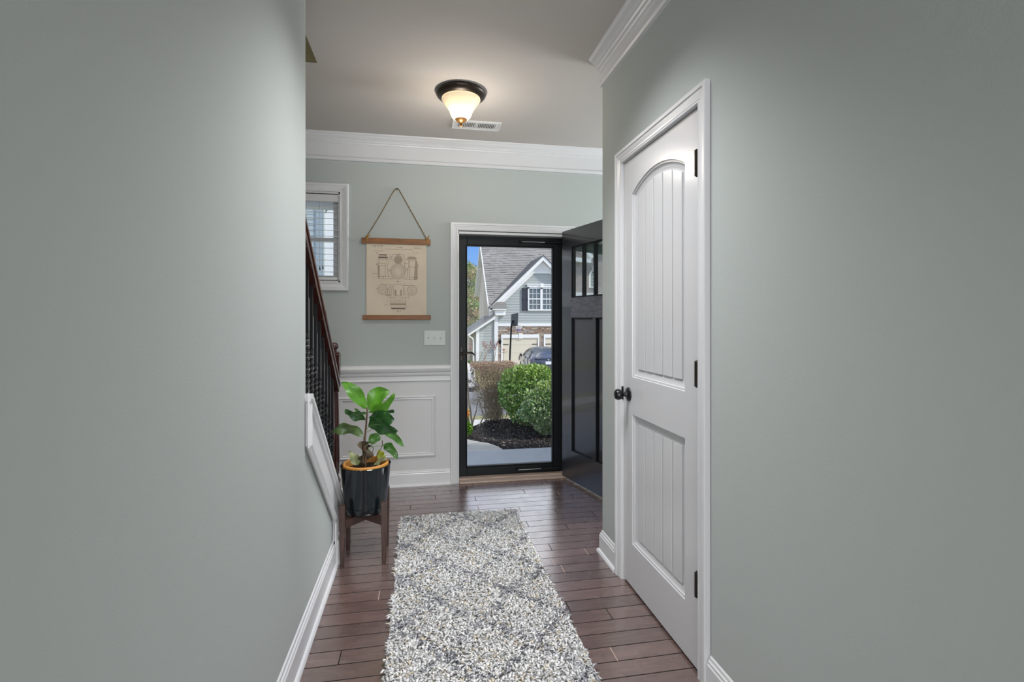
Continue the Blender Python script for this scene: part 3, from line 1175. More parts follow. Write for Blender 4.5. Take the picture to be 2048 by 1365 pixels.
# ================================================================== CEILING VENT
vent = thing('ceiling_vent', (0.384, 3.525, H), 'white rectangular air vent in the ceiling beside the lamp', 'vent')
vx0, vx1, vy0, vy1 = 0.216, 0.553, 3.452, 3.600
m = MB()
ix0, ix1, iy0, iy1 = vx0 + 0.035, vx1 - 0.035, vy0 + 0.032, vy1 - 0.032
mid = (ix0 + ix1) / 2
for a, b_ in (((vx0, vy0), (vx1, iy0)), ((vx0, iy1), (vx1, vy1)), ((vx0, iy0), (ix0, iy1)), ((ix1, iy0), (vx1, iy1)), ((mid - 0.006, iy0), (mid + 0.006, iy1))):
    m.box((a[0], a[1], H - 0.006), (b_[0], b_[1], H))
m.sweep([(0, 0), (0, 0.006), (0.004, 0.009), (0.008, 0.006)], [(vx0 - 0.001, vy0 - 0.001, H), (vx1 + 0.001, vy0 - 0.001, H), (vx1 + 0.001, vy1 + 0.001, H), (vx0 - 0.001, vy1 + 0.001, H)], (0, 0, -1), closed=True, flip=True)
m.build('frame', M_TRIM, vent)
m = MB()
m.box((ix0, iy0, H - 0.0015), (ix1, iy1, H))
m.build('duct', mat('duct_shadow', (0.05, 0.04, 0.035), 0.9), vent)
lv = None
for bank, (xa, xb) in enumerate(((ix0, mid - 0.006), (mid + 0.006, ix1))):
    for i in range(11):
        xc = xa + (xb - xa) * (i + 0.5) / 11
        if lv is None:
            x00 = xc
            m = MB()
            m.add([(xc - 0.005, iy0, H - 0.007), (xc - 0.003, iy0, H - 0.0075), (xc + 0.0035, iy0, H - 0.002), (xc + 0.0015, iy0, H - 0.0015),
                   (xc - 0.005, iy1, H - 0.007), (xc - 0.003, iy1, H - 0.0075), (xc + 0.0035, iy1, H - 0.002), (xc + 0.0015, iy1, H - 0.0015)],
                  [(0, 1, 2, 3), (7, 6, 5, 4), (0, 4, 5, 1), (1, 5, 6, 2), (2, 6, 7, 3), (3, 7, 4, 0)])
            lv = m.build('louver', M_TRIM, vent)
        else:
            share(lv, vent, loc=(xc - x00, 0, 0))

# ================================================================== POSTER
post = thing('hanging_poster', (-0.18, YB, 1.58), 'cream camera patent drawing hung on a rope between two brown wooden bars', 'poster')
PX0, PX1, PZ0, PZ1 = -0.404, 0.041, 1.300, 1.846
PYf = YB - 0.012
M_PAPER = mat('cream_paper', (0.62, 0.53, 0.42), 0.8, spec=0.2, var=0.05, vscale=6)
m = MB()
V, F = [], []
for i in range(9):
    z = PZ0 + (PZ1 - PZ0) * i / 8
    V += [(PX0, PYf, z), (PX1, PYf, z), (PX1, PYf + 0.0008, z), (PX0, PYf + 0.0008, z)]
for i in range(8):
    for q in range(4):
        F.append((i * 4 + q, i * 4 + (q + 1) % 4, i * 4 + 4 + (q + 1) % 4, i * 4 + 4 + q))
F += [(0, 1, 2, 3), (35, 34, 33, 32)]
m.add(V, F)
paper = m.build('paper', M_PAPER, post)
for (xa, xb, za, zb_) in ((-0.437, 0.072, 1.843, 1.885), (-0.430, 0.074, 1.270, 1.305)):
    m = MB()
    m.cbox((xa, YB - 0.026, za), (xb, YB - 0.002, zb_), 0.0015)
    m.build('wooden_bar', M_OAKBAR, post)
SXp, SZp = (PX1 - PX0) / 120.0, (1.843 - 1.305) / 142.0
yi = PYf - 0.0005


def pt(u, v):
    return Vector((PX0 + u * SXp, yi, 1.843 - v * SZp))


def stroke(mb, pts, w=0.0012, mi=0):
    P = [pt(*p) for p in pts]
    for i in range(len(P) - 1):
        d_ = P[i + 1] - P[i]
        if d_.length < 1e-6:
            continue
        d_.normalize()
        n_ = Vector((d_.z, 0, -d_.x)) * w / 2
        e_ = d_ * w * 0.4
        mb.add([P[i] - n_ - e_, P[i + 1] - n_ + e_, P[i + 1] + n_ + e_, P[i] + n_ - e_], [(0, 1, 2, 3)], mi)


def circ(c, r_, n=36, a0=0, a1=2 * PI):
    return [(c[0] + r_ * math.cos(a0 + (a1 - a0) * i / n), c[1] + r_ * math.sin(a0 + (a1 - a0) * i / n)) for i in range(n + 1)]


def fill(mb, pts, mi=1, dy=0.0002):
    P = [pt(*p) + Vector((0, dy, 0)) for p in pts]
    mb.add(P, [tuple(range(len(P)))], mi)


fA = lambda P: [(12 + x / 19.5, 11 + y / 19.5) for x, y in P]
fB = lambda P: [(12 + x / 18.96, 71 + y / 18.96) for x, y in P]
m = MB()
W = 0.0017
A = [[(210, 380), (210, 1050), (230, 1130), (500, 1140), (820, 1150)], [(265, 380), (265, 1050)], [(490, 545), (490, 1050)], [(210, 380), (600, 380)],
     [(210, 545), (510, 545)], [(210, 630), (570, 630)], [(210, 1050), (640, 1050), (700, 1105), (800, 1105)], [(270, 235), (270, 270), (540, 270), (540, 235)],
     [(780, 190), (1190, 190)], [(780, 190), (740, 330)], [(1190, 190), (1235, 370)], [(570, 640), (590, 900), (620, 1050)], [(1240, 375), (1700, 375)],
     [(1430, 375), (1430, 1160)], [(1700, 390), (1735, 450), (1750, 1080), (1730, 1160), (1430, 1160)], [(1420, 1080), (1750, 1080)],
     [(1420, 420), (1700, 420)], [(1410, 650), (1750, 680)], [(1410, 380), (1400, 600), (1370, 800), (1360, 1000), (1330, 1090), (1210, 1100)],
     [(1360, 350), (1360, 300), (1420, 270), (1640, 270), (1710, 330), (1700, 360)], [(140, 560), (200, 560), (200, 600), (140, 600), (140, 560)],
     [(1740, 570), (1790, 570), (1790, 635), (1740, 635)], [(640, 390), (600, 600), (540, 520), (520, 440), (560, 400)], [(660, 375), (740, 400), (830, 400)],
     [(1250, 460), (1250, 680)], [(1180, 1150), (1420, 1150)], [(890, 180), (1080, 180)], [(165, 150), (240, 190)], [(30, 940), (210, 940)],
     [(1250, 520), (1380, 540)], [(310, 1050), (310, 1090)], [(420, 1020), (420, 1130)]]
for p in A:
    stroke(m, fA(p), W)
for c_, r_ in (((985, 850), 300), ((985, 850), 262), ((985, 850), 215), ((985, 850), 150), ((645, 815), 38), ((1312, 760), 40), ((700, 300), 40), ((995, 390), 168), ((995, 390), 135)):
    stroke(m, fA(circ(c_, r_)), W)
fill(m, fA([(255, 185), (550, 185), (550, 235), (255, 235)]), 2)
fill(m, fA([(225, 285), (590, 285), (590, 340), (225, 340)]), 2)
fill(m, fA([(1360, 300), (1420, 272), (1640, 272), (1710, 330), (1700, 360), (1360, 350)]), 1)
fill(m, fA([(1665, 400), (1730, 450), (1748, 1080), (1728, 1158), (1600, 1158)]), 1)
fill(m, fA([(212, 640), (262, 640), (262, 1100), (225, 1100)]), 1)
fill(m, fA(circ((995, 390), 135)), 1)
B = [[(340, 200), (620, 200)], [(620, 220), (700, 190), (860, 200), (860, 180), (1070, 180), (1070, 200), (1140, 200), (1160, 220), (1380, 215)],
     [(450, 560), (720, 560)], [(700, 220), (610, 330), (570, 420), (560, 560)], [(690, 250), (650, 400), (640, 560)], [(790, 220), (775, 600)], [(740, 230), (700, 560)],
     [(1150, 230), (1160, 600)], [(1190, 330), (1220, 560)], [(840, 380), (840, 600), (1090, 600), (1090, 380)], [(1210, 570), (1370, 570), (1370, 660), (1200, 670)],
     [(590, 665), (1240, 665)], [(690, 670), (690, 850), (670, 900), (670, 960), (710, 1070), (710, 1115), (1230, 1115), (1230, 1070), (1260, 960), (1260, 900), (1230, 850), (1230, 680)],
     [(690, 850), (1230, 850)], [(670, 905), (1260, 905)], [(670, 955), (1260, 955)], [(705, 1070), (1235, 1070)], [(800, 680), (800, 760), (870, 780), (1060, 780), (1130, 760), (1130, 680)],
     [(110, 350), (260, 350)], [(1270, 1030), (1370, 1030)], [(440, 955), (520, 955)]]
for p in B:
    stroke(m, fB(p), W)
for c_, r_ in (((385, 380), 190), ((385, 380), 130), ((385, 380), 35), ((1500, 395), 185), ((1500, 395), 125), ((1495, 395), 50)):
    stroke(m, fB(circ(c_, r_)), W * (1.3 if r_ > 170 else 1))
for k in range(8):
    a_ = k * PI / 4
    stroke(m, fB([(385 + 75 * math.cos(a_), 380 + 75 * math.sin(a_)), (385 + 100 * math.cos(a_), 380 + 100 * math.sin(a_))]), W * 1.4)
for r4 in ([(840, 380), (900, 380), (900, 600), (840, 600)], [(1045, 380), (1090, 380), (1090, 600), (1045, 600)], [(670, 905), (1260, 905), (1260, 950), (670, 950)],
           [(490, 580), (700, 580), (700, 620), (490, 620)]):
    fill(m, fB(r4), 1)
fill(m, fB([(710, 1070), (1230, 1070), (1230, 1112), (710, 1112)]), 2)
M_INK = mat('brown_ink', (0.11, 0.08, 0.06), 0.8)
M_INKL = mat('light_brown_ink', (0.36, 0.29, 0.21), 0.8)
M_INKD = mat('dark_brown_ink', (0.16, 0.12, 0.09), 0.8)
m.build('camera_drawing', [M_INK, M_INKL, M_INKD], paper, fix=False)


def as_mesh(name, c_, mt):
    t_ = bpy.data.objects.new('tmp', c_)
    COL.objects.link(t_)
    bpy.context.view_layer.update()
    me = bpy.data.meshes.new_from_object(t_.evaluated_get(bpy.context.evaluated_depsgraph_get()))
    me.name = name
    bpy.data.objects.remove(t_)
    me.materials.clear()
    me.materials.append(mt)
    o = bpy.data.objects.new(name, me)
    COL.objects.link(o)
    return o


def text(body, u, v, size, name='printed_text', shear=0.0, par=None, mt=None, align='CENTER'):
    c_ = bpy.data.curves.new(name, 'FONT')
    c_.body = body
    c_.size = size
    c_.align_x = align
    c_.align_y = 'CENTER'
    c_.shear = shear
    c_.resolution_u = 3
    o = as_mesh(name, c_, mt or M_INK)
    p = pt(u, v)
    o.location = (p.x, yi - 0.0001, p.z)
    o.rotation_euler = (R(90), 0, 0)
    o.parent = par or paper
    return o


M_INKT = mat('text_ink', (0.06, 0.05, 0.045), 0.8)
text('May 15, 1962', 23, 4.3, 0.0135, mt=M_INKT)
text('K. GEBELE', 66, 6.3, 0.0105)
text('3,034,413', 101.5, 7.0, 0.0135, mt=M_INKT)
text('PHOTOGRAPHIC CAMERA WITH COUPLED EXPOSURE METER', 65, 10.3, 0.0072)
text('Filed May 31, 1960', 24.5, 14.3, 0.0085)
text('2 Sheets-Sheet 1', 98, 16.5, 0.0075, shear=0.2)
text('Fig. 1', 64, 74.5, 0.0150, shear=0.35, mt=M_INKT)
text('Fig. 2', 64, 134, 0.0150, shear=0.35, mt=M_INKT)
for (s_, u, v) in (('10', 19.5, 18), ('32', 65, 18), ('26', 46, 20.5), ('40', 104, 26), ('14', 13.5, 59.5), ('6', 51, 34), ('21', 34, 34), ('18', 29, 76), ('22', 74, 74),
                   ('8', 29, 80), ('31', 45, 79), ('36', 75, 79), ('33', 86.5, 79.5), ('41', 103, 83), ('11', 19, 83), ('29', 29, 104), ('7', 83, 110), ('27', 42, 112), ('5', 40, 117),
                   ('9', 42, 121)):
    text(s_, u, v, 0.0075, shear=0.25)
# rope
M_ROPE = mat('jute_rope', (0.20, 0.13, 0.055), 0.9, var=0.4, vscale=90, bump=0.5, bscale=300)
M_ROPEL = mat('light_jute_knot', (0.42, 0.24, 0.07), 0.9, var=0.3, vscale=90, bump=0.5, bscale=300)
m = MB()
ry = YB - 0.010
pathr = [Vector((-0.405, ry - 0.010, 1.868)), Vector((-0.398, ry - 0.006, 1.900)), Vector((-0.310, ry, 2.050)), Vector((-0.205, ry, 2.245)), Vector((-0.190, ry, 2.264)),
         Vector((-0.178, ry, 2.268)), Vector((-0.166, ry, 2.262)), Vector((-0.120, ry, 2.180)), Vector((-0.05, ry, 2.055)), Vector((0.035, ry - 0.006, 1.902)), Vector((0.044, ry - 0.010, 1.872))]
fine = []
for i in range(len(pathr) - 1):
    nseg = max(2, int((pathr[i + 1] - pathr[i]).length / 0.006))
    for q in range(nseg):
        fine.append(pathr[i].lerp(pathr[i + 1], q / nseg))
fine.append(pathr[-1])
for s_ in (0, 1):
    pp = []
    for i, p in enumerate(fine):
        a_ = i * 1.05 + s_ * PI
        t = (fine[min(i + 1, len(fine) - 1)] - fine[max(i - 1, 0)]).normalized()
        n1 = Vector((0, 1, 0))
        n2 = t.cross(n1).normalized()
        pp.append(p + (n1 * math.cos(a_) + n2 * math.sin(a_)) * 0.0019)
    m.tube(pp, 0.0024, 6)
m.build('rope', M_ROPE, post)
for (xc, sg) in ((-0.398, 1), (0.045, 1)):
    m = MB()
    kn = []
    for i in range(26):
        a_ = i / 25 * 2 * PI * 2
        kn.append((xc + 0.008 * math.sin(a_ * 1.5), YB - 0.030 + 0.012 * math.cos(a_), 1.888 + 0.010 * math.sin(a_) + 0.003 * math.cos(2 * a_)))
    m.tube(kn, 0.0036, 7)
    m.tube([(xc, YB - 0.028, 1.858), (xc - 0.002, YB - 0.033, 1.875), (xc + 0.004, YB - 0.030, 1.892)], 0.004, 7)
    m.tube([(xc + 0.002, YB - 0.030, 1.893), (xc + 0.016, YB - 0.028, 1.902), (xc + (0.024 if xc < 0 else 0.012), YB - 0.026, 1.904 if xc < 0 else 1.918)], [0.0036, 0.0034, 0.0042], 7)
    m.build('rope_knot', M_ROPEL, post)
m = MB()
m.tube([(-0.178, YB, 2.260), (-0.178, YB - 0.02, 2.262)], 0.002, 8)
m.tube([(-0.178, YB - 0.02, 2.262), (-0.178, YB - 0.022, 2.262)], 0.004, 10)
m.build('nail', M_BRONZE, post)

# ================================================================== SWITCH PLATE
sw = thing('light_switch', (0.104, YB, 1.13), 'white three-toggle light switch plate under the poster, left of the doorway', 'light switch')
M_PLATE = mat('ivory_switch_plastic', (0.50, 0.54, 0.51), 0.4)
m = MB()
m.cbox((0.022, YB - 0.006, 1.072), (0.186, YB, 1.189), 0.003)
m.build('plate', M_PLATE, sw)
for i in range(3):
    xc = 0.104 + (i - 1) * 0.046
    m = MB()
    m.box((xc - 0.005, YB - 0.0068, 1.118), (xc + 0.005, YB - 0.005, 1.143))
    up = 1 if i < 2 else -1
    m.add([(xc - 0.0035, YB - 0.006, 1.124), (xc + 0.0035, YB - 0.006, 1.124), (xc + 0.0035, YB - 0.006, 1.137), (xc - 0.0035, YB - 0.006, 1.137),
           (xc - 0.003, YB - 0.018, 1.129 + 0.007 * up), (xc + 0.003, YB - 0.018, 1.129 + 0.007 * up), (xc + 0.003, YB - 0.017, 1.134 + 0.007 * up), (xc - 0.003, YB - 0.017, 1.134 + 0.007 * up)],
          [(0, 1, 5, 4), (1, 2, 6, 5), (2, 3, 7, 6), (3, 0, 4, 7), (4, 5, 6, 7)])
    m.build('toggle', M_PLATE, sw)
    for zc in (1.100, 1.161):
        m = MB()
        m.lathe([(0, -0.0075), (0.003, -0.0072), (0.0034, -0.006)], (xc, YB, zc), 10, axis='y')
        m.build('screw', M_PLATE, sw)

# ================================================================== PLANT STAND, POT, PLANT
PCX, PCY = -0.292, 2.790
stand = thing('plant_stand', (PCX, PCY, 0), 'low dark wooden four-legged stand under the black plant pot', 'plant stand')
hd = 0.104
for (sx, sy, top) in ((-1, -1, 0.315), (1, -1, 0.318), (-1, 1, 0.335), (1, 1, 0.335)):
    m = MB()
    cx_, cy_ = PCX + sx * hd - 0.002, PCY + sy * hd
    V = []
    for z, w in ((0.0, 0.0105), (0.20, 0.0145), (top, 0.0155)):
        V += [(cx_ - w, cy_ - w, z), (cx_ + w, cy_ - w, z), (cx_ + w, cy_ + w, z), (cx_ - w, cy_ + w, z)]
    F = [(3, 2, 1, 0), (8, 9, 10, 11)]
    for i in range(2):
        for q in range(4):
            F.append((i * 4 + q, i * 4 + (q + 1) % 4, i * 4 + 4 + (q + 1) % 4, i * 4 + 4 + q))
    bm = bmesh.new()
    vs = [bm.verts.new(v) for v in V]
    for f in F:
        bm.faces.new([vs[i] for i in f])
    bmesh.ops.bevel(bm, geom=list(bm.edges), offset=0.003, segments=2, affect='EDGES', profile=0.5)
    m.frombm(bm)
    m.build('leg', M_WALNUT, stand)
for k, (ax, ay) in enumerate(((1, 1), (1, -1))):
    m = MB()
    d_ = Vector((ax, ay, 0)).normalized()
    n_ = Vector((-d_.y, d_.x, 0)) * 0.011
    e_ = d_ * (hd * 1.414 - 0.008)
    c_ = Vector((PCX, PCY, 0))
    z0_, z1_ = (0.196, 0.236) if k == 0 else (0.1975, 0.2375)
    Pp = [c_ - e_ - n_, c_ + e_ - n_, c_ + e_ + n_, c_ - e_ + n_]
    m.add([(p.x, p.y, z0_) for p in Pp] + [(p.x, p.y, z1_) for p in Pp], [(0, 3, 2, 1), (4, 5, 6, 7), (0, 1, 5, 4), (1, 2, 6, 5), (2, 3, 7, 6), (3, 0, 4, 7)])
    m.build('cross_bar', M_WALNUT, stand)
M_POT = mat('glossy_black_ceramic', (0.004, 0.008, 0.010), 0.07, spec=0.5, coat=0.15)
pot = thing('plant_pot', (PCX, PCY, 0.238), 'glossy black pot with an orange inner rim on the wooden stand', 'plant pot')
m = MB()
m.lathe([(0, 0.0), (0.085, 0.0), (0.097, 0.006), (0.104, 0.018), (0.1095, 0.040), (0.1095, 0.043), (0.1078, 0.044), (0.1082, 0.046), (0.110, 0.047),
         (0.1305, 0.250), (0.1318, 0.256), (0.1300, 0.258), (0.1270, 0.254), (0.1120, 0.08), (0.1, 0.03), (0, 0.03)], (PCX, PCY, 0.238), 72)
m.build('outer_pot', M_POT, pot)
m = MB()
NR = 96
V, F = [], []
prf = [(0.103, 0.06), (0.1175, 0.236), (0.1185, 0.238), (0.1185, 0.262), (0.1165, 0.266), (0.107, 0.266), (0.105, 0.262), (0.092, 0.08)]
for (r_, z_) in prf:
    for k in range(NR * 2):
        rr = r_ + (0.0012 if (k % 2 == 0 and 0.237 < z_ < 0.263 and r_ > 0.115) else 0)
        a_ = 2 * PI * k / (NR * 2)
        V.append((PCX + rr * math.cos(a_), PCY + rr * math.sin(a_), 0.238 + z_))
for i in range(len(prf) - 1):
    for k in range(NR * 2):
        k2 = (k + 1) % (NR * 2)
        F.append((i * NR * 2 + k, i * NR * 2 + k2, (i + 1) * NR * 2 + k2, (i + 1) * NR * 2 + k))
m.add(V, F)
tag(m.build('inner_pot', mat('ochre_plastic', (0.55, 0.24, 0.045), 0.5), pot), 'ribbed orange inner pot rim')
bm = bmesh.new()
bmesh.ops.create_grid(bm, x_segments=40, y_segments=40, size=0.1)
dv = [v for v in bm.verts if v.co.length > 0.0995]
bmesh.ops.delete(bm, geom=dv, context='VERTS')
for v in bm.verts:
    v.co.z = 0.472 + random.uniform(-0.003, 0.004)
    v.co.x += PCX
    v.co.y += PCY
m = MB()
m.frombm(bm)
stuff(m.build('soil', mat('dark_soil', (0.018, 0.011, 0.007), 0.95, var=0.5, vscale=80), pot))

plant = thing('fiddle_leaf_plant', (PCX, PCY, 0.47), 'young fiddle-leaf plant with big green leaves growing in the black pot', 'plant')
M_STEM = mat('brown_stem', (0.10, 0.055, 0.028), 0.8, var=0.4, vscale=60, bump=0.4, bscale=150)


def leafmat(name, c, c2, rough=0.3, tr=0.35):
    m = bpy.data.materials.new(name)
    m.use_nodes = True
    nt = m.node_tree
    b = nt.nodes['Principled BSDF']
    b.inputs['Roughness'].default_value = rough
    b.inputs['Specular IOR Level'].default_value = 0.6
    tc = nt.nodes.new('ShaderNodeTexCoord')
    n = nt.nodes.new('ShaderNodeTexNoise')
    n.inputs['Scale'].default_value = 22
    nt.links.new(tc.outputs['Object'], n.inputs['Vector'])
    rp = nt.nodes.new('ShaderNodeValToRGB')
    rp.color_ramp.elements[0].position = 0.35
    rp.color_ramp.elements[1].position = 0.65
    rp.color_ramp.elements[0].color = (*c, 1)
    rp.color_ramp.elements[1].color = (*c2, 1)
    nt.links.new(n.outputs['Fac'], rp.inputs[0])
    nt.links.new(rp.outputs[0], b.inputs['Base Color'])
    tl = nt.nodes.new('ShaderNodeBsdfTranslucent')
    nt.links.new(rp.outputs[0], tl.inputs[0])
    ms = nt.nodes.new('ShaderNodeMixShader')
    ms.inputs[0].default_value = tr
    nt.links.new(b.outputs[0], ms.inputs[1])
    nt.links.new(tl.outputs[0], ms.inputs[2])
    nt.links.new(ms.outputs[0], nt.nodes['Material Output'].inputs[0])
    return m


LM_BRIGHT = leafmat('bright_leaf', (0.085, 0.26, 0.020), (0.13, 0.36, 0.030))
LM_DARK = leafmat('dark_leaf', (0.020, 0.075, 0.022), (0.038, 0.12, 0.030), 0.22, 0.15)
LM_MID = leafmat('mid_leaf', (0.045, 0.14, 0.022), (0.08, 0.22, 0.035), 0.3, 0.25)
LM_OLIVE = leafmat('olive_leaf', (0.06, 0.11, 0.035), (0.10, 0.17, 0.05), 0.4, 0.2)
LM_BROWN = leafmat('withered_leaf', (0.035, 0.028, 0.018), (0.09, 0.06, 0.03), 0.7, 0.1)
LM_YEL = leafmat('yellow_leaf', (0.35, 0.42, 0.03), (0.55, 0.55, 0.05), 0.4, 0.3)
LM_PALE = leafmat('pale_leaf', (0.30, 0.34, 0.16), (0.42, 0.42, 0.25), 0.5, 0.2)
M_VEIN = mat('leaf_vein', (0.17, 0.30, 0.08), 0.5)


def big_leaf(base, tip, w, sag, roll, mt, fold=0.25, wave=0.006, petiole=None, label=None, twist=0.0, shape=1.0, seed=0):
    rr = random.Random(seed)
    B_, T_ = Vector(base), Vector(tip)
    w = w * 1.3
    d0 = (T_ - B_)
    L = d0.length
    d0n = d0.normalized()
    tocam = Vector((0.1, -1, 0.25)).normalized()
    lat0 = d0n.cross(tocam).normalized()
    nl, ns = 12, 7
    V, F = [], []
    ph = rr.uniform(0, 6)
    cen = []
    for i in range(nl + 1):
        t = i / nl
        c_ = B_.lerp(T_, t) + Vector((0, 0, sag * 4 * t * (1 - t)))
        cen.append(c_)
        ww = w * (max(0.0, math.sin(PI * min(1, t ** (0.75 * shape)))) ** 0.75) * (0.72 + 0.45 * t)
        ww = max(ww, 0.0015)
        a_ = roll + twist * t
        lat = (Matrix.Rotation(a_, 3, d0n) @ lat0)
        nr = lat.cross(d0n).normalized()
        for j in range(ns):
            s_ = -1 + 2 * j / (ns - 1)
            off = abs(s_) * ww * 0.5 * fold + 1.7 * wave * math.sin(t * 11 + ph + s_ * 1.5) * abs(s_)
            V.append(c_ + lat * (s_ * ww / 2) + nr * off)
    for i in range(nl):
        for j in range(ns - 1):
            F.append((i * ns + j, i * ns + j + 1, (i + 1) * ns + j + 1, (i + 1) * ns + j))
    m = MB()
    m.add(V, F, 0, True)
    lat = Matrix.Rotation(roll, 3, d0n) @ lat0
    nr = lat.cross(d0n).normalized()
    m.tube([c_ - nr * 0.0004 for c_ in cen[:-1]], [0.0016 - 0.0011 * i / nl for i in range(nl)], 5, mi=1)
    if petiole:
        m.tube([Vector(p) for p in petiole] + [B_ + d0n * 0.004], 0.0018, 6, mi=1)
    o = m.build('leaf', [mt, M_VEIN], plant, fix=False, sharp=80)
    if label:
        o['label'] = label
    return o


def pp(x, y, dy=0.0):
    """pot-plane coordinates: x, z measured on the plane through the stem; dy = nearer (-) / farther (+)"""
    k = (2.785 + dy) / 2.78
    return Vector((x * k, 2.785 + dy, 1.27 + (y - 1.27) * k))


stem = [pp(-0.296, 0.46), pp(-0.292, 0.55), pp(-0.298, 0.62), pp(-0.290, 0.70), pp(-0.286, 0.76), pp(-0.284, 0.80)]
m = MB()
m.tube(stem, [0.007, 0.006, 0.0055, 0.005, 0.0045, 0.003], 10)
m.tube([pp(-0.312, 0.465, -0.01), pp(-0.304, 0.56, -0.008), pp(-0.300, 0.64, -0.004)], [0.004, 0.0035, 0.003], 8)
m.build('stem', M_STEM, plant)
m = MB()
m.tube([pp(-0.252, 0.485, 0.01), pp(-0.232, 0.545, 0.01), pp(-0.212, 0.575, 0), pp(-0.205, 0.595, 0), pp(-0.206, 0.618, 0)], [0.0016, 0.0018, 0.0018, 0.0022, 0.0026], 7)
m.build('stem', M_STEM, plant)
m = MB()
m.tube([pp(-0.262, 0.48, -0.01), pp(-0.262, 0.54, -0.01), pp(-0.252, 0.575, -0.01), pp(-0.262, 0.60, -0.01), pp(-0.246, 0.612, -0.01)], 0.0018, 7)
m.build('stem', M_STEM, plant)

big_leaf(pp(-0.285, 0.790), pp(-0.415, 0.940, -0.04), 0.062, 0.012, 0.25, LM_BRIGHT, 0.3, 0.004, label='long bright green upper left leaf', seed=1)
big_leaf(pp(-0.280, 0.785), pp(-0.172, 0.890, -0.01), 0.082, 0.022, -0.35, LM_BRIGHT, 0.35, 0.006, seed=2)
big_leaf(pp(-0.282, 0.775, -0.01), pp(-0.140, 0.868, -0.05), 0.060, -0.022, 0.75, LM_BRIGHT, 0.35, 0.006, seed=3)
big_leaf(pp(-0.276, 0.745), pp(-0.143, 0.775, 0.03), 0.065, 0.016, 1.15, LM_DARK, 0.3, 0.005, seed=4)
big_leaf(pp(-0.275, 0.712), pp(-0.142, 0.735, -0.03), 0.088, 0.014, 0.35, LM_DARK, 0.2, 0.004, seed=5)
big_leaf(pp(-0.290, 0.730), pp(-0.400, 0.786, -0.05), 0.052, 0.006, -0.75, LM_DARK, 0.3, 0.006, seed=6)
big_leaf(pp(-0.305, 0.655), pp(-0.470, 0.672, -0.02), 0.056, 0.030, -0.55, LM_OLIVE, 0.3, 0.008, petiole=[pp(-0.295, 0.60), pp(-0.300, 0.63)], seed=7)
big_leaf(pp(-0.278, 0.700), pp(-0.128, 0.660, -0.09), 0.080, 0.020, 0.75, LM_DARK, 0.25, 0.006, petiole=[pp(-0.292, 0.675)], label='glossy dark right leaf', seed=8)
big_leaf(pp(-0.205, 0.675, -0.02), pp(-0.094, 0.580, -0.06), 0.040, 0.020, 0.5, LM_MID, 0.3, 0.004, petiole=[pp(-0.29, 0.665), pp(-0.25, 0.685)], seed=9)
big_leaf(pp(-0.280, 0.612), pp(-0.215, 0.640, 0.02), 0.050, 0.010, 0.4, LM_MID, 0.3, 0.005, petiole=[pp(-0.292, 0.585)], seed=10)
big_leaf(pp(-0.200, 0.592), pp(-0.125, 0.516, -0.04), 0.042, 0.022, 0.3, LM_MID, 0.3, 0.006,
         petiole=[pp(-0.288, 0.560), pp(-0.262, 0.582), pp(-0.230, 0.590)], seed=11)
big_leaf(pp(-0.300, 0.500), pp(-0.318, 0.618, -0.02), 0.058, 0.0, 0.4, LM_BROWN, 0.7, 0.016, label='curled withered brown leaf', twist=0.9, seed=12)
big_leaf(pp(-0.330, 0.490), pp(-0.278, 0.600, 0.02), 0.030, 0.0, 0.9, LM_BROWN, 0.8, 0.012, twist=0.8, seed=13)
big_leaf(pp(-0.320, 0.500, 0.01), pp(-0.378, 0.570, 0.02), 0.048, -0.01, 0.2, LM_PALE, 0.2, 0.008, label='pale dried leaf at the left rim', shape=0.7, seed=14)
big_leaf(pp(-0.205, 0.512, 0.03), pp(-0.228, 0.570, 0.03), 0.040, 0.0, 0.2, LM_YEL, 0.3, 0.006, label='small yellow leaf', shape=0.7, seed=15)
big_leaf(pp(-0.250, 0.490, -0.06), pp(-0.185, 0.522, 0.0), 0.040, 0.006, 1.0, LM_PALE, 0.15, 0.004, seed=16)
big_leaf(pp(-0.285, 0.765), pp(-0.350, 0.795, 0.03), 0.020, -0.010, 0.9, LM_MID, 0.3, 0.003, seed=17)

# ================================================================== RUG
rug = thing('shag_runner_rug', (0.246, 2.0, 0.0), 'cream shag runner rug with grey diamond lines down the hallway', 'rug')
RX0, RX1, RY0, RY1 = -0.125, 0.617, 0.70, 3.245
m = MB()
cr = 0.045
pts = []
for (cx_, cy_, a0) in ((RX1 - cr, RY0 + cr, -PI / 2), (RX1 - cr, RY1 - cr, 0), (RX0 + cr, RY1 - cr, PI / 2), (RX0 + cr, RY0 + cr, PI)):
    for i in range(7):
        a_ = a0 + PI / 2 * i / 6
        pts.append((cx_ + cr * math.cos(a_), cy_ + cr * math.sin(a_)))
M_BACK = mat('rug_backing', (0.75, 0.73, 0.70), 0.95)
m.prism(pts, lambda u, v, d: (u, v, d), 0.001, 0.009)
m.build('rug_backing', M_BACK, rug)
sp_ = 0.0094
nx_, ny_ = int((RX1 - RX0) / sp_), int((RY1 - RY0) / sp_)
gx_, gy_ = np.meshgrid(np.arange(nx_) + 0.5, np.arange(ny_) + 0.5)
bx_ = RX0 + gx_.ravel() * sp_ + rng.normal(0, 0.0022, nx_ * ny_)
by_ = RY0 + gy_.ravel() * sp_ + rng.normal(0, 0.0022, nx_ * ny_)
dx_ = np.maximum(0, np.maximum(RX0 + cr - bx_, bx_ - (RX1 - cr)))
dy_ = np.maximum(0, np.maximum(RY0 + cr - by_, by_ - (RY1 - cr)))
keep = np.hypot(dx_, dy_) < cr
bx_, by_ = bx_[keep], by_[keep]
nT = len(bx_)
wx_ = bx_ + 0.012 * np.sin(by_ * 9.0) + rng.normal(0, 0.011, nT)
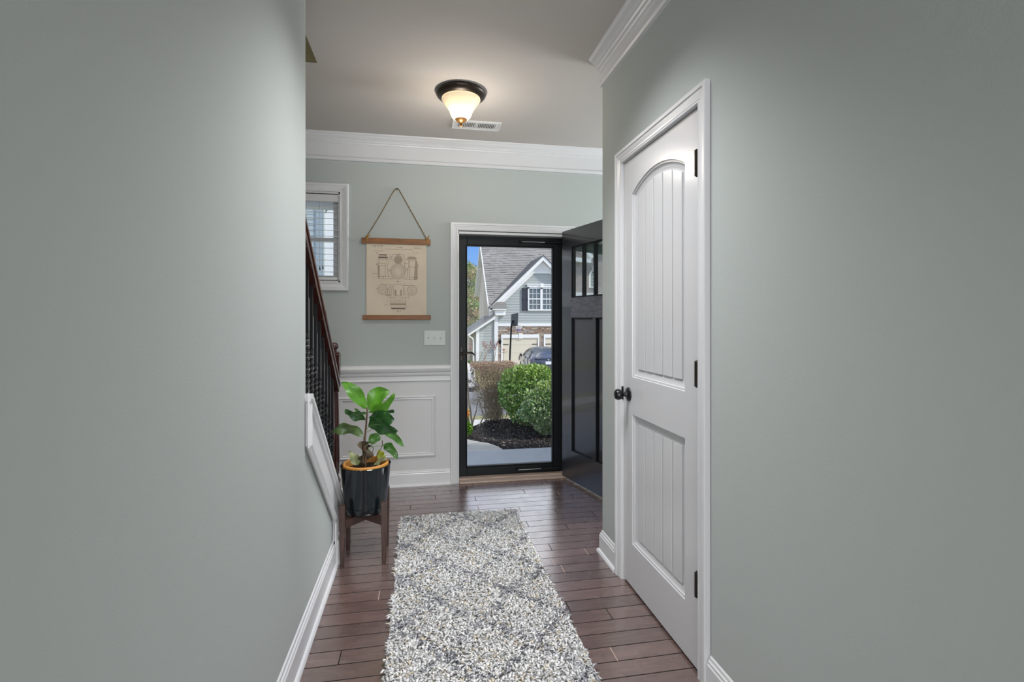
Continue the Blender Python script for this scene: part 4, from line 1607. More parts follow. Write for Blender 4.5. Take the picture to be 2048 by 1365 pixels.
wy_ = by_ + 0.012 * np.sin(bx_ * 11.0) + rng.normal(0, 0.011, nT)
pu = (wx_ - 0.08) / 0.34 + (wy_ - 2.25) / 0.37
qu = (wx_ - 0.08) / 0.34 - (wy_ - 2.25) / 0.37
dist = np.minimum(np.abs(pu - np.round(pu)), np.abs(qu - np.round(qu)))
base = np.array([0.97, 0.96, 0.95]) * rng.uniform(0.88, 1.03, (nT, 1))
fleck = rng.random(nT)
patch = 0.5 + 0.5 * np.sin(bx_ * 23 + np.sin(by_ * 17) * 2) * np.sin(by_ * 19 + 1.3)
base[(fleck < 0.22 * patch)] = np.array([0.80, 0.72, 0.60])
base[(fleck > 0.90)] = np.array([0.72, 0.72, 0.74])
lw_ = rng.uniform(0.03, 0.085, nT)
isl = (dist < lw_) & (rng.random(nT) < 0.72)
base[isl] = np.array([0.44, 0.44, 0.47]) * rng.uniform(0.7, 1.5, (isl.sum(), 1))
ang_ = 2.6 * np.sin(bx_ * 61 + 2 * np.sin(by_ * 37)) + 2.6 * np.sin(by_ * 53 + 2 * np.sin(bx_ * 43)) + rng.normal(0, 0.7, nT)
lean = rng.uniform(0.25, 1.0, nT)
clump = np.sin(bx_ * 95 + 3 * np.sin(by_ * 31)) * np.sin(by_ * 88 + 3 * np.sin(bx_ * 27))
hgt = rng.uniform(0.017, 0.025, nT) + 0.004 * clump
NS = 4
tt = np.linspace(0, 1, NS)
lx = np.cos(ang_)[:, None] * lean[:, None] * 0.026 * (tt ** 1.5)[None, :]
ly = np.sin(ang_)[:, None] * lean[:, None] * 0.026 * (tt ** 1.5)[None, :]
cx3 = bx_[:, None] + lx
cy3 = by_[:, None] + ly
cz3 = 0.006 + hgt[:, None] * np.sin(tt * 1.75)[None, :] * (1 - 0.25 * lean[:, None] * (tt ** 2)[None, :])
rad = np.array([0.0046, 0.0064, 0.0068, 0.0056])
verts = np.empty((nT, NS, 3, 3))
for q in range(3):
    a_ = ang_ + 2 * PI * q / 3
    verts[:, :, q, 0] = cx3 + np.cos(a_)[:, None] * rad[None, :]
    verts[:, :, q, 1] = cy3 + np.sin(a_)[:, None] * rad[None, :]
    verts[:, :, q, 2] = cz3
fl = []
for i in range(NS - 1):
    for q in range(3):
        q2 = (q + 1) % 3
        fl.append([i * 3 + q, i * 3 + q2, (i + 1) * 3 + q2])
        fl.append([i * 3 + q, (i + 1) * 3 + q2, (i + 1) * 3 + q])
fl.append([(NS - 1) * 3, (NS - 1) * 3 + 1, (NS - 1) * 3 + 2])
fl = np.array(fl)
faces = (np.arange(nT)[:, None, None] * (NS * 3) + fl[None]).reshape(-1, 3)
me = bpy.data.meshes.new('pile')
vv = verts.reshape(-1, 3)
me.vertices.add(len(vv))
me.vertices.foreach_set('co', vv.ravel())
me.loops.add(len(faces) * 3)
me.loops.foreach_set('vertex_index', faces.ravel())
me.polygons.add(len(faces))
me.polygons.foreach_set('loop_start', np.arange(len(faces)) * 3)
me.polygons.foreach_set('use_smooth', np.ones(len(faces), bool))
ca = me.color_attributes.new('tone', 'FLOAT_COLOR', 'POINT')
c4 = np.ones((nT, NS * 3, 4))
c4[:, :, :3] = base[:, None, :]
ca.data.foreach_set('color', c4.ravel())
me.update(calc_edges=True)
me.validate()
M_WOOL = mat('wool_pile', (0.7, 0.7, 0.7), 0.95, spec=0.1, attr='tone')
nt = M_WOOL.node_tree
tl = nt.nodes.new('ShaderNodeBsdfTranslucent')
ms = nt.nodes.new('ShaderNodeMixShader')
ms.inputs[0].default_value = 0.25
atn = [n_ for n_ in nt.nodes if n_.type == 'ATTRIBUTE'][0]
nt.links.new(atn.outputs['Color'], tl.inputs[0])
nt.links.new(nt.nodes['Principled BSDF'].outputs[0], ms.inputs[1])
nt.links.new(tl.outputs[0], ms.inputs[2])
nt.links.new(ms.outputs[0], nt.nodes['Material Output'].inputs[0])
me.materials.append(M_WOOL)
o = bpy.data.objects.new('pile', me)
COL.objects.link(o)
o.parent = rug
o.matrix_parent_inverse = Matrix.Translation(rug.location).inverted()
stuff(o)

# ================================================================== OUTDOORS
GZ = [(4.04, -0.22), (6.5, -0.22), (7.8, -0.42), (8.6, -0.45), (10.5, -0.75), (18.5, -1.25), (19.5, -1.4), (24, -1.75), (33, -2.0), (95, -2.4)]


def gz(y):
    return float(np.interp(y, [a for a, _ in GZ], [b for _, b in GZ]))


def strip(name, x0, x1, ys, mt, label, dz=0.0, th=0.05):
    m = MB()
    n = len(ys)
    V = []
    for y in ys:
        z = gz(y) + dz
        V += [(x0, y, z), (x1, y, z), (x1, y, z - th), (x0, y, z - th)]
    F = [(3, 2, 1, 0), (4 * n - 4, 4 * n - 3, 4 * n - 2, 4 * n - 1)]
    for i in range(n - 1):
        for q in range(4):
            F.append((i * 4 + q, i * 4 + (q + 1) % 4, i * 4 + 4 + (q + 1) % 4, i * 4 + 4 + q))
    m.add(V, F)
    return st(m.build(name, mt), label)


M_LAWN = mat('dry_lawn', (0.22, 0.21, 0.09), 0.95, spec=0.1, color2=(0.36, 0.33, 0.17), vscale=3, bump=0.8, bscale=60)
M_ASPH = mat('asphalt', (0.17, 0.17, 0.175), 0.9, var=0.15, vscale=20)
M_CONC = mat('pale_concrete', (0.50, 0.48, 0.44), 0.85, var=0.08, vscale=6, bump=0.2, bscale=120)
M_PORCH = mat('porch_concrete', (0.40, 0.42, 0.44), 0.7, var=0.06, vscale=5, bump=0.1, bscale=120)
strip('lawn', -60, 60, [4.04, 6.5, 7.8], M_LAWN, 'dry lawn in front of the porch', th=0.3)
strip('sidewalk', -60, 60, [7.8, 8.45], M_CONC, 'pale concrete sidewalk beyond the hedge', dz=0.02, th=0.3)
strip('grass_verge', -60, 60, [8.45, 8.6, 10.5], M_LAWN, 'strip of dry grass between sidewalk and street', th=0.3)
strip('street', -60, 60, [10.5, 18.5], M_ASPH, 'grey asphalt street between the houses', dz=-0.03, th=0.3)
strip('opposite_lawn', -60, 60, [18.5, 19.5, 24, 33, 95], M_LAWN, 'lawn around the house across the street', dz=-0.01, th=0.3)
strip('driveway', 4.9, 11.2, [18.5, 19.5, 24, 32.95], M_CONC, 'concrete driveway of the house across the street', dz=0.02, th=0.06)

# own porch
m = MB()
m.cbox((-2.2, YB + 0.152, -0.22), (2.7, 5.215, -0.10), 0.008)
st(m.build('porch_floor', M_PORCH), 'blue-grey concrete porch slab right outside the storm door')
path = thing('garden_path', (0, 5.5, -0.2), 'beige concrete garden path curving away from the porch to the left', None, kind='structure')
g = 0.004
for poly in ([(0.205 + g, 5.22), (0.885, 5.22), (0.835, 5.44), (0.745, 5.62), (0.665 + g, 5.68 - g)],
             [(-2.2, 5.22), (0.205 - g, 5.22), (0.665 - g, 5.68 + g), (0.53, 5.83), (0.25, 6.0), (-0.4, 6.15), (-2.2, 6.2)]):
    m = MB()
    m.prism(poly, lambda u, v, d: (u, v, d), -0.24, -0.125)
    m.build('path_slab', M_CONC, path)
m = MB()
m.box((-2.2, YB + 0.14, 2.62), (2.9, 5.30, 2.80))
m.box((-2.2, 5.02, 2.36), (2.9, 5.22, 2.62))
st(m.build('porch_roof', mat('porch_white', (0.75, 0.75, 0.75), 0.6)), 'white porch roof and beam over the front step')
m = MB()
m.box((-3.3, -3.7, H + 0.26), (3.8, YB + 0.14, 2.95))
m.prism([(-3.9, 2.9), (4.2, 2.9), (4.2, 5.6), (0.2, 7.4), (-3.9, 5.6)], lambda u, v, d: (u, d, v), -3.7, 2.6)
for i in range(0):
    pass
M_WSID = mat('blue_grey_siding', (0.40, 0.455, 0.46), 0.7, spec=0.3)
M_WHITE = mat('exterior_white', (0.80, 0.80, 0.80), 0.6)


def siding_y(mb, y, z0, z1, xl, xr, lap=0.18, out=-1, mi=0, d=0.02):
    """horizontal lap siding on a wall facing -Y (out=-1)"""
    z = z0
    while z < z1 - 1e-4:
        zt = min(z + lap, z1)
        a0, a1, b0, b1 = xl(z), xr(z), xl(zt), xr(zt)
        if a1 - a0 > 0.01:
            if b1 < b0:
                b0 = b1 = (b0 + b1) / 2
            mb.add([(a0, y + out * d, z), (a1, y + out * d, z), (b1, y + out * 0.004, zt), (b0, y + out * 0.004, zt), (a0, y, z), (a1, y, z)],
                   [(0, 1, 2, 3), (0, 4, 5, 1)], mi)
        z = zt


def siding_x(mb, x, z0, z1, yl, yr, lap=0.18, out=-1, mi=0, d=0.02):
    k = len(mb.v)
    siding_y(mb, x, z0, z1, yl, yr, lap, out, mi, d)
    mb.v[k:] = [(p[1], p[0], p[2]) for p in mb.v[k:]]


# neighbour wall seen through the window
nb = thing('neighbour_house', (-6, 23, -1.7), 'blue-grey sided house with a white side bay, seen through the window blind', 'house')
m = MB()
m.box((-9, 21.02, -2.0), (-3.86, 26, 6.8))
m.prism([(-9.4, 6.8), (-3.5, 6.8), (-6.43, 9.4)], lambda u, v, d: (u, d, v), 20.7, 26.3)
m.build('wall', M_WSID, nb)
m = MB()
siding_y(m, 21.02, -2.0, 6.8, lambda z: -9, lambda z: -4.08, 0.22)
stuff(m.build('siding', M_WSID, nb, fix=False))
m = MB()
m.box((-4.12, 20.95, -2.0), (-3.86, 21.1, 6.8))
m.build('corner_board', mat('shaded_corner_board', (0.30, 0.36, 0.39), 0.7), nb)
m = MB()
m.box((-3.86, 21.5, -2.0), (-2.9, 26, 5.6))
m.prism([(-3.86, 5.6), (-2.9, 5.6), (-3.38, 6.4)], lambda u, v, d: (u, d, v), 21.5, 26)
m.build('side_bay', M_WHITE, nb)

# ------------------------------------------------------------------ house across the street
FY = 33.0
M_ROOF = mat('grey_shingle', (0.23, 0.215, 0.20), 0.95, spec=0.1, color2=(0.34, 0.325, 0.305), vscale=2.5, stretch=(0.8, 6, 6), bump=0.5, bscale=12)
M_SID = mat('sage_blue_siding', (0.41, 0.435, 0.425), 0.75, spec=0.25)
M_BEIGE = mat('beige_siding', (0.56, 0.49, 0.40), 0.75, spec=0.25)
M_GAR = mat('cream_garage_door', (0.66, 0.60, 0.48), 0.6)
M_DGL = mat('dark_window_glass', (0.13, 0.15, 0.15), 0.08, spec=0.9)
M_SHUT = mat('dark_shutter', (0.035, 0.037, 0.055), 0.6)
M_STONE = [mat('stone_' + n_, c_, 0.9, spec=0.15, var=0.15, vscale=6) for n_, c_ in
           (('tan', (0.42, 0.33, 0.25)), ('grey', (0.34, 0.31, 0.29)), ('brown', (0.30, 0.21, 0.16)), ('buff', (0.50, 0.42, 0.33)))]
M_MORTAR = mat('mortar', (0.16, 0.13, 0.11), 0.95)
hs_ = thing('house', (8.0, 36, -2.0), 'two-storey house across the street with grey gable roof, stone band and garage', 'house')
AX, AZ, SLP = 8.065, 5.56, 0.96
gl = lambda z: AX - (AZ - 0.12 - z) / SLP
gr = lambda z: AX + (AZ - 0.12 - z) / SLP
m = MB()
m.box((4.75, FY + 0.03, -2.3), (13.9, FY + 0.5, 2.1))
m.box((4.75, FY + 0.5, -2.3), (4.9, 41.2, 2.0))
m.prism([(4.85, 1.9), (11.28, 1.9), (AX, AZ - 0.1)], lambda u, v, d: (u, d, v), FY + 0.03, FY + 0.4)
m.prism([(33.2, 2.0), (41.2, 2.0), (41.2, 3.3), (37.9, 6.8)], lambda u, v, d: (d, u, v), 4.76, 4.9)
m.build('wall', M_SID, hs_)
m = MB()
siding_y(m, FY + 0.03, 1.03, 4.42, lambda z: max(5.04, gl(z)), lambda z: min(11.1, gr(z)), 0.183)
stuff(m.build('siding', M_SID, hs_, fix=False))
m = MB()
siding_x(m, 4.75, -2.2, 6.9, lambda z: max(33.05, 33.2 + (z - 2.0) / 1.02), lambda z: min(41.2, 41.4 - (z - 3.4) / 1.02), 0.20)
stuff(m.build('side_siding', M_BEIGE, hs_, fix=False))
tag(hs_.children[-1], 'beige side wall siding')
# main roof
m = MB()
ridgeY, ridgeZ = 37.9, 7.12
e0 = (33.06, 2.18)
e1 = (41.5, 3.42)
rx0, rx1 = 4.45, 14.6
for (a, b_) in ((e0, (ridgeY, ridgeZ)), ((ridgeY, ridgeZ), e1)):
    m.add([(rx0, a[0], a[1]), (rx1, a[0], a[1]), (rx1, b_[0], b_[1]), (rx0, b_[0], b_[1]),
           (rx0, a[0], a[1] - 0.12), (rx1, a[0], a[1] - 0.12), (rx1, b_[0], b_[1] - 0.12), (rx0, b_[0], b_[1] - 0.12)],
          [(0, 1, 2, 3), (7, 6, 5, 4), (0, 4, 5, 1), (1, 5, 6, 2), (2, 6, 7, 3), (3, 7, 4, 0)])
m.build('main_roof', M_ROOF, hs_)
m = MB()   # shingle courses as thin raised strips
nn = 34
for i in range(nn):
    t = i / nn
    y_ = e0[0] + (ridgeY - e0[0]) * t
    z_ = e0[1] + (ridgeZ - e0[1]) * t
    t2 = (i + 1) / nn
    y2 = e0[0] + (ridgeY - e0[0]) * t2
    z2 = e0[1] + (ridgeZ - e0[1]) * t2
    x = rx0
    while x < 11.5:
        w_ = random.uniform(0.25, 0.55)
        h_ = random.choice((0.012, 0.02, 0.03))
        m.add([(x, y_ - h_, z_ + h_), (x + w_, y_ - h_, z_ + h_), (x + w_, y2, z2 + 0.004), (x, y2, z2 + 0.004), (x, y_, z_), (x + w_, y_, z_)],
              [(0, 1, 2, 3), (0, 4, 5, 1)])
        x += w_ + 0.01
stuff(m.build('shingles', M_ROOF, hs_, fix=False))
m = MB()
for (a, b_) in ((e0, (ridgeY, ridgeZ)), ((ridgeY, ridgeZ), e1)):
    m.add([(rx0 - 0.06, a[0], a[1] + 0.02), (rx0, a[0], a[1] + 0.02), (rx0, b_[0], b_[1] + 0.02), (rx0 - 0.06, b_[0], b_[1] + 0.02),
           (rx0 - 0.06, a[0], a[1] - 0.24), (rx0 + 0.3, a[0], a[1] - 0.24), (rx0 + 0.3, b_[0], b_[1] - 0.24), (rx0 - 0.06, b_[0], b_[1] - 0.24)],
          [(0, 1, 2, 3), (7, 6, 5, 4), (0, 4, 5, 1), (2, 6, 7, 3), (3, 7, 4, 0)])
m.build('rake_board', M_WHITE, hs_)
# front gable: rake trim, roof planes, vent
m = MB()
ex = 3.62
for sg in (-1, 1):
    top = (AX, AZ)
    bot = (AX + sg * ex, AZ - SLP * ex)
    for (dz0, dz1, ya, yb_) in ((0.0, -0.30, FY - 0.42, FY - 0.36), (-0.30, -0.62, FY - 0.05, FY - 0.01)):
        m.add([(top[0], ya, top[1] + dz0), (bot[0], ya, bot[1] + dz0), (bot[0], ya, bot[1] + dz1), (top[0], ya, top[1] + dz1),
               (top[0], yb_, top[1] + dz0), (bot[0], yb_, bot[1] + dz0), (bot[0], yb_, bot[1] + dz1), (top[0], yb_, top[1] + dz1)],
              [(0, 1, 2, 3), (7, 6, 5, 4), (0, 4, 5, 1), (1, 5, 6, 2), (2, 6, 7, 3), (3, 7, 4, 0)])
    m.add([(top[0], FY - 0.42, top[1] - 0.28), (bot[0], FY - 0.42, bot[1] - 0.28), (bot[0], FY, bot[1] - 0.28), (top[0], FY, top[1] - 0.28)], [(0, 1, 2, 3)])
m.build('gable_trim', M_WHITE, hs_, fix=False)
m = MB()
for sg in (-1, 1):
    a = (AX, AZ + 0.06)
    b_ = (AX + sg * (ex + 0.03), AZ + 0.06 - SLP * (ex + 0.03))
    yr_t = 33.0 + (a[1] - 2.0) / 1.02 + 0.2
    yr_b = 33.0 + (b_[1] - 2.0) / 1.02 + 0.2
    m.add([(a[0], FY - 0.46, a[1]), (b_[0], FY - 0.46, b_[1]), (b_[0], yr_b, b_[1]), (a[0], yr_t, a[1]),
           (a[0], FY - 0.46, a[1] - 0.07), (b_[0], FY - 0.46, b_[1] - 0.07), (b_[0], yr_b, b_[1] - 0.07), (a[0], yr_t, a[1] - 0.07)],
          [(0, 1, 2, 3), (7, 6, 5, 4), (0, 4, 5, 1), (1, 5, 6, 2), (2, 6, 7, 3), (3, 7, 4, 0)])
m.build('gable_roof', mat('dark_shingle_edge', (0.12, 0.115, 0.11), 0.95), hs_)
m = MB()
siding_y(m, FY - 0.02, 4.50, 5.3, lambda z: gl(z) + 0.42, lambda z: gr(z) - 0.42, 0.13)
m.box((7.30, FY - 0.06, 4.40), (8.83, FY - 0.01, 4.52))
m.build('gable_vent', M_WHITE, hs_, fix=False)
m = MB()
m.cbox((4.45, FY - 0.42, 1.90), (5.55, FY, 2.08), 0.02)
m.cbox((4.80, FY - 0.30, 1.55), (5.50, FY, 1.90), 0.02)
m.box((4.46, FY - 0.40, 1.98), (4.95, FY - 0.02, 2.22))
m.build('cornice_return', M_WHITE, hs_)
m = MB()
m.prism([(4.42, 2.02), (5.60, 2.02), (5.50, 2.44), (4.90, 2.44)], lambda u, v, d: (u, d, v), FY - 0.45, FY)
m.build('cornice_roof', M_ROOF, hs_)
m = MB()
m.box((4.80, FY - 0.06, -2.2), (5.05, FY + 0.02, 1.6))
m.build('corner_board', M_WHITE, hs_)
m = MB()
m.box((5.05, FY - 0.07, 0.84), (11.2, FY, 1.03))
m.build('belt_board', M_WHITE, hs_)
# garage doors and trim
for (xa, xb) in ((5.36, 7.78), (8.29, 10.71)):
    m = MB()
    m.box((xa - 0.11, FY - 0.09, 0.045), (xb + 0.08, FY, 0.28))
    m.box((xa - 0.11, FY - 0.08, -2.0), (xa, FY, 0.045))
    m.box((xb, FY - 0.08, -2.0), (xb + 0.08, FY, 0.045))
    m.cbox(((xa + xb) / 2 - 0.13, FY - 0.12, 0.0), ((xa + xb) / 2 + 0.13, FY, 0.36), 0.02)
    m.build('garage_trim', M_WHITE, hs_)
    m = MB()
    m.box((xa, FY - 0.02, -2.0), (xb, FY + 0.02, 0.045))
    for q in range(1, 4):
        m.box((xa, FY - 0.03, -2.0 + 0.53 * q - 0.01), (xb, FY - 0.02, -2.0 + 0.53 * q))
    gd = m.build('garage_door', M_GAR, hs_)
    for (ha, hb) in ((xa + 0.02, xa + 0.40), (xb - 0.40, xb - 0.02)):
        m = MB()
        m.box((ha, FY - 0.05, -0.40), (hb, FY - 0.03, -0.36))
        m.build('strap_hinge', M_BLACKMETAL, gd)
    for q in (-0.06, 0.06):
        m = MB()
        m.box(((xa + xb) / 2 + q - 0.015, FY - 0.06, -1.42), ((xa + xb) / 2 + q + 0.015, FY - 0.03, -1.14))
        m.build('handle', M_BLACKMETAL, gd)
# stone veneer (too small to pick apart)
m = MB()
sm_ = []
for (xa, xb, za, zb_) in ((5.05, 11.1, 0.28, 0.84), (5.05, 5.25, -2.0, 0.28), (7.86, 8.18, -2.0, 0.28)):
    z = za
    while z < zb_ - 0.02:
        h_ = min(random.uniform(0.05, 0.12), zb_ - z)
        x = xa
        while x < xb - 0.02:
            w_ = min(random.uniform(0.12, 0.5) if xb - xa > 1 else random.uniform(0.1, 0.3), xb - x)
            o_ = random.uniform(0.02, 0.07)
            m.box((x + 0.006, FY - o_, z + 0.006), (x + w_ - 0.006, FY + 0.02, z + h_ - 0.006), random.randrange(4))
            x += w_
        z += h_
m.box((5.05, FY - 0.012, 0.28), (11.1, FY + 0.01, 0.84), 4)
m.box((5.05, FY - 0.012, -2.0), (5.25, FY + 0.01, 0.28), 4)
m.box((7.86, FY - 0.012, -2.0), (8.18, FY + 0.01, 0.28), 4)
stuff(m.build('stone_veneer', M_STONE + [M_MORTAR], hs_))


def far_window(par, x0, x1, z0, z1, y, cols=3, rows=2, mul=None):
    m = MB()
    f = 0.09
    xs = [x0, x1] if mul is None else [x0, mul, x1]
    m.box((x0, y - 0.08, z1 - f), (x1, y, z1))
    m.box((x0, y - 0.09, z0), (x1, y, z0 + f))
    m.box((x0, y - 0.08, z0), (x0 + f, y, z1))
    m.box((x1 - f, y - 0.08, z0), (x1, y, z1))
    if mul:
        m.box((mul - f * 0.9, y - 0.08, z0), (mul + f * 0.9, y, z1))
    zm = (z0 + z1) / 2
    m.box((x0, y - 0.07, zm - 0.035), (x1, y, zm + 0.035))
    fr = m.build('window', M_WHITE, par)
    pane0 = None
    bars = MB()
    for i in range(len(xs) - 1):
        a = xs[i] + (f if i == 0 else f * 0.9)
        b_ = xs[i + 1] - (f if i == len(xs) - 2 else f * 0.9)
        for (za, zb_) in ((z0 + f, zm - 0.035), (zm + 0.035, z1 - f)):
            for c_ in range(cols):
                for r_ in range(rows):
                    pa, pb = a + (b_ - a) * c_ / cols, a + (b_ - a) * (c_ + 1) / cols
                    qa, qb = za + (zb_ - za) * r_ / rows, za + (zb_ - za) * (r_ + 1) / rows
                    m = MB()
                    m.box((pa + 0.012, y - 0.035, qa + 0.012), (pb - 0.012, y - 0.025, qb - 0.012))
                    m.build('pane', M_DGL, fr)
            for c_ in range(1, cols):
                pa = a + (b_ - a) * c_ / cols
                bars.box((pa - 0.012, y - 0.055, za), (pa + 0.012, y - 0.02, zb_))
            for r_ in range(1, rows):
                qa = za + (zb_ - za) * r_ / rows
                bars.box((a, y - 0.055, qa - 0.012), (b_, y - 0.02, qa + 0.012))
    bars.build('muntins', M_WHITE, fr)
    return fr


far_window(hs_, 7.08, 8.95, 1.89, 3.46, FY, mul=8.02)
m = MB()
m.cbox((7.02, FY - 0.12, 3.46), (9.01, FY, 3.62), 0.02)
m.cbox((6.97, FY - 0.16, 3.62), (9.06, FY, 3.69), 0.02)
m.cbox((7.90, FY - 0.18, 3.44), (8.14, FY, 3.72), 0.02)
m.build('window_head', M_WHITE, hs_)
for (xa, xb) in ((6.69, 7.04), (8.99, 9.34)):
    m = MB()
    m.box((xa, FY - 0.06, 1.89), (xb, FY - 0.02, 3.40))
    for (za, zb_) in ((1.89, 1.97), (2.58, 2.68), (3.32, 3.40)):
        m.box((xa, FY - 0.075, za), (xb, FY - 0.06, zb_))
    m.box((xa, FY - 0.075, 1.89), (xa + 0.05, FY - 0.06, 3.40))
    m.box((xb - 0.05, FY - 0.075, 1.89), (xb, FY - 0.06, 3.40))
    m.build('shutter', M_SHUT, hs_)
# lean-to wing on the left
m = MB()
rp = lambda x: 0.40 + (x - 3.03) * 0.67
m.prism([(3.62, -2.2), (4.80, -2.2), (4.80, rp(4.80) - 0.12), (3.62, rp(3.62) - 0.12)], lambda u, v, d: (u, d, v), FY + 0.05, FY + 4.5)
m.build('wing_wall', M_SID, hs_)
m = MB()
siding_y(m, FY + 0.05, -2.2, 1.4, lambda z: max(3.78, 3.03 + (z - 0.25) / 0.67), lambda z: 4.80, 0.183)
stuff(m.build('wing_siding', M_SID, hs_, fix=False))
m = MB()
m.box((3.59, FY - 0.02, -2.2), (3.78, FY + 0.06, 0.68))
m.add([(3.03, FY - 0.35, rp(3.03)), (4.82, FY - 0.35, rp(4.82)), (4.82, FY - 0.35, rp(4.82) - 0.26), (3.03, FY - 0.35, rp(3.03) - 0.20),
       (3.03, FY + 0.02, rp(3.03)), (4.82, FY + 0.02, rp(4.82)), (4.82, FY + 0.02, rp(4.82) - 0.26), (3.03, FY + 0.02, rp(3.03) - 0.20)],
      [(0, 1, 2, 3), (7, 6, 5, 4), (0, 4, 5, 1), (1, 5, 6, 2), (2, 6, 7, 3), (3, 7, 4, 0)])
m.build('wing_trim', M_WHITE, hs_)
m = MB()
m.add([(2.98, FY - 0.40, rp(2.98) + 0.02), (4.85, FY - 0.40, rp(4.85) + 0.02), (4.85, FY + 4.8, rp(4.85) + 0.02), (2.98, FY + 4.8, rp(2.98) + 0.02),
       (2.98, FY - 0.40, rp(2.98) - 0.05), (4.85, FY - 0.40, rp(4.85) - 0.05), (4.85, FY + 4.8, rp(4.85) - 0.05), (2.98, FY + 4.8, rp(2.98) - 0.05)],
      [(0, 1, 2, 3), (7, 6, 5, 4), (0, 4, 5, 1), (1, 5, 6, 2), (2, 6, 7, 3), (3, 7, 4, 0)])
m.build('wing_roof', M_ROOF, hs_)
m = MB()
m.tube([(3.02, FY - 0.42, 0.30), (3.12, FY - 0.30, 0.18), (3.36, FY - 0.05, 0.02), (3.40, FY - 0.02, -0.2), (3.40, FY - 0.02, -2.0)], 0.045, 8)
m.build('downspout', M_WHITE, hs_)
m = MB()
m.box((3.30, FY + 1.5, -2.2), (3.62, FY + 4.2, 0.4))
m.build('rear_wall', M_BEIGE, hs_)
m = MB()
m.lathe([(0, 0.30), (0.02, 0.27), (0.03, 0.22), (0.13, 0.17), (0.14, 0.15), (0.10, 0.14), (0.085, -0.02), (0.05, -0.05), (0, -0.07)], (5.14, FY - 0.26, -0.28), 12)
m.box((5.11, FY - 0.26, -0.14), (5.17, FY, -0.10))
m.build('wall_lantern', M_BLACKMETAL, hs_)

# basketball hoop
hoop = thing('basketball_hoop', (5.12, 29, -1.9), 'black basketball hoop on a pole beside the garage driveway', 'basketball hoop')
m = MB()
m.tube([(5.12, 29, -1.9), (5.16, 29, -0.6), (5.24, 29, 0.95)], 0.05, 10)
m.tube([(5.24, 29, 0.95), (5.34, 29, 1.25)], 0.04, 8)
m.build('pole', M_BLACKMETAL, hoop)
m = MB()
m.add([(5.245, 29.25, 0.86), (5.50, 28.55, 0.92), (5.53, 28.55, 1.66), (5.275, 29.25, 1.60),
       (5.285, 29.27, 0.86), (5.54, 28.57, 0.92), (5.57, 28.57, 1.66), (5.315, 29.27, 1.60)],
      [(0, 1, 2, 3), (7, 6, 5, 4), (0, 4, 5, 1), (1, 5, 6, 2), (2, 6, 7, 3), (3, 7, 4, 0)])
m.build('backboard', mat('dark_backboard', (0.03, 0.035, 0.045), 0.4), hoop)
m = MB()
rc = (5.66, 28.95)
m.tube([(rc[0] + 0.2 * math.cos(a_), rc[1] + 0.2 * math.sin(a_), 0.96) for a_ in [2 * PI * i / 24 for i in range(25)]], 0.012, 6)
m.tube([(5.42, 28.9, 0.96), (rc[0] - 0.2, rc[1], 0.96)], 0.02, 6)
m.build('rim', mat('pale_rim', (0.75, 0.62, 0.58), 0.5), hoop)
m = MB()
for k in range(14):
    a_ = 2 * PI * k / 14
    for dr in (1, -1):
        pts = []
        for i in range(6):
            t = i / 5
            aa = a_ + dr * t * 0.7
            r_ = 0.195 - 0.085 * t
            pts.append((rc[0] + r_ * math.cos(aa), rc[1] + r_ * math.sin(aa), 0.95 - 0.36 * t))
        m.tube(pts[:4], 0.009, 4, mi=0)
        m.tube(pts[3:], 0.009, 4, mi=1)
m.build('net', [M_WHITE, mat('purple_cord', (0.30, 0.25, 0.50), 0.8)], hoop)

# ------------------------------------------------------------------ car
M_CAR = mat('slate_car_paint', (0.07, 0.075, 0.095), 0.25, metal=0.4, spec=0.6, coat=0.8)
M_CARD = mat('dark_bumper', (0.045, 0.048, 0.07), 0.5)
M_CGL = mat('car_glass', (0.035, 0.045, 0.05), 0.05, spec=0.9)
CX0, CY0, CZ0 = 6.36, 24.6, gz(25.5)
car = thing('car', (CX0, CY0 + 2.3, CZ0), 'dark grey hatchback car parked on the driveway, seen from behind', 'car')
ca_, sa_ = math.cos(R(-4)), math.sin(R(-4))


def cc(p):
    x, y, z = p
    return (CX0 + x * ca_ - y * sa_, CY0 + x * sa_ + y * ca_, CZ0 + z)


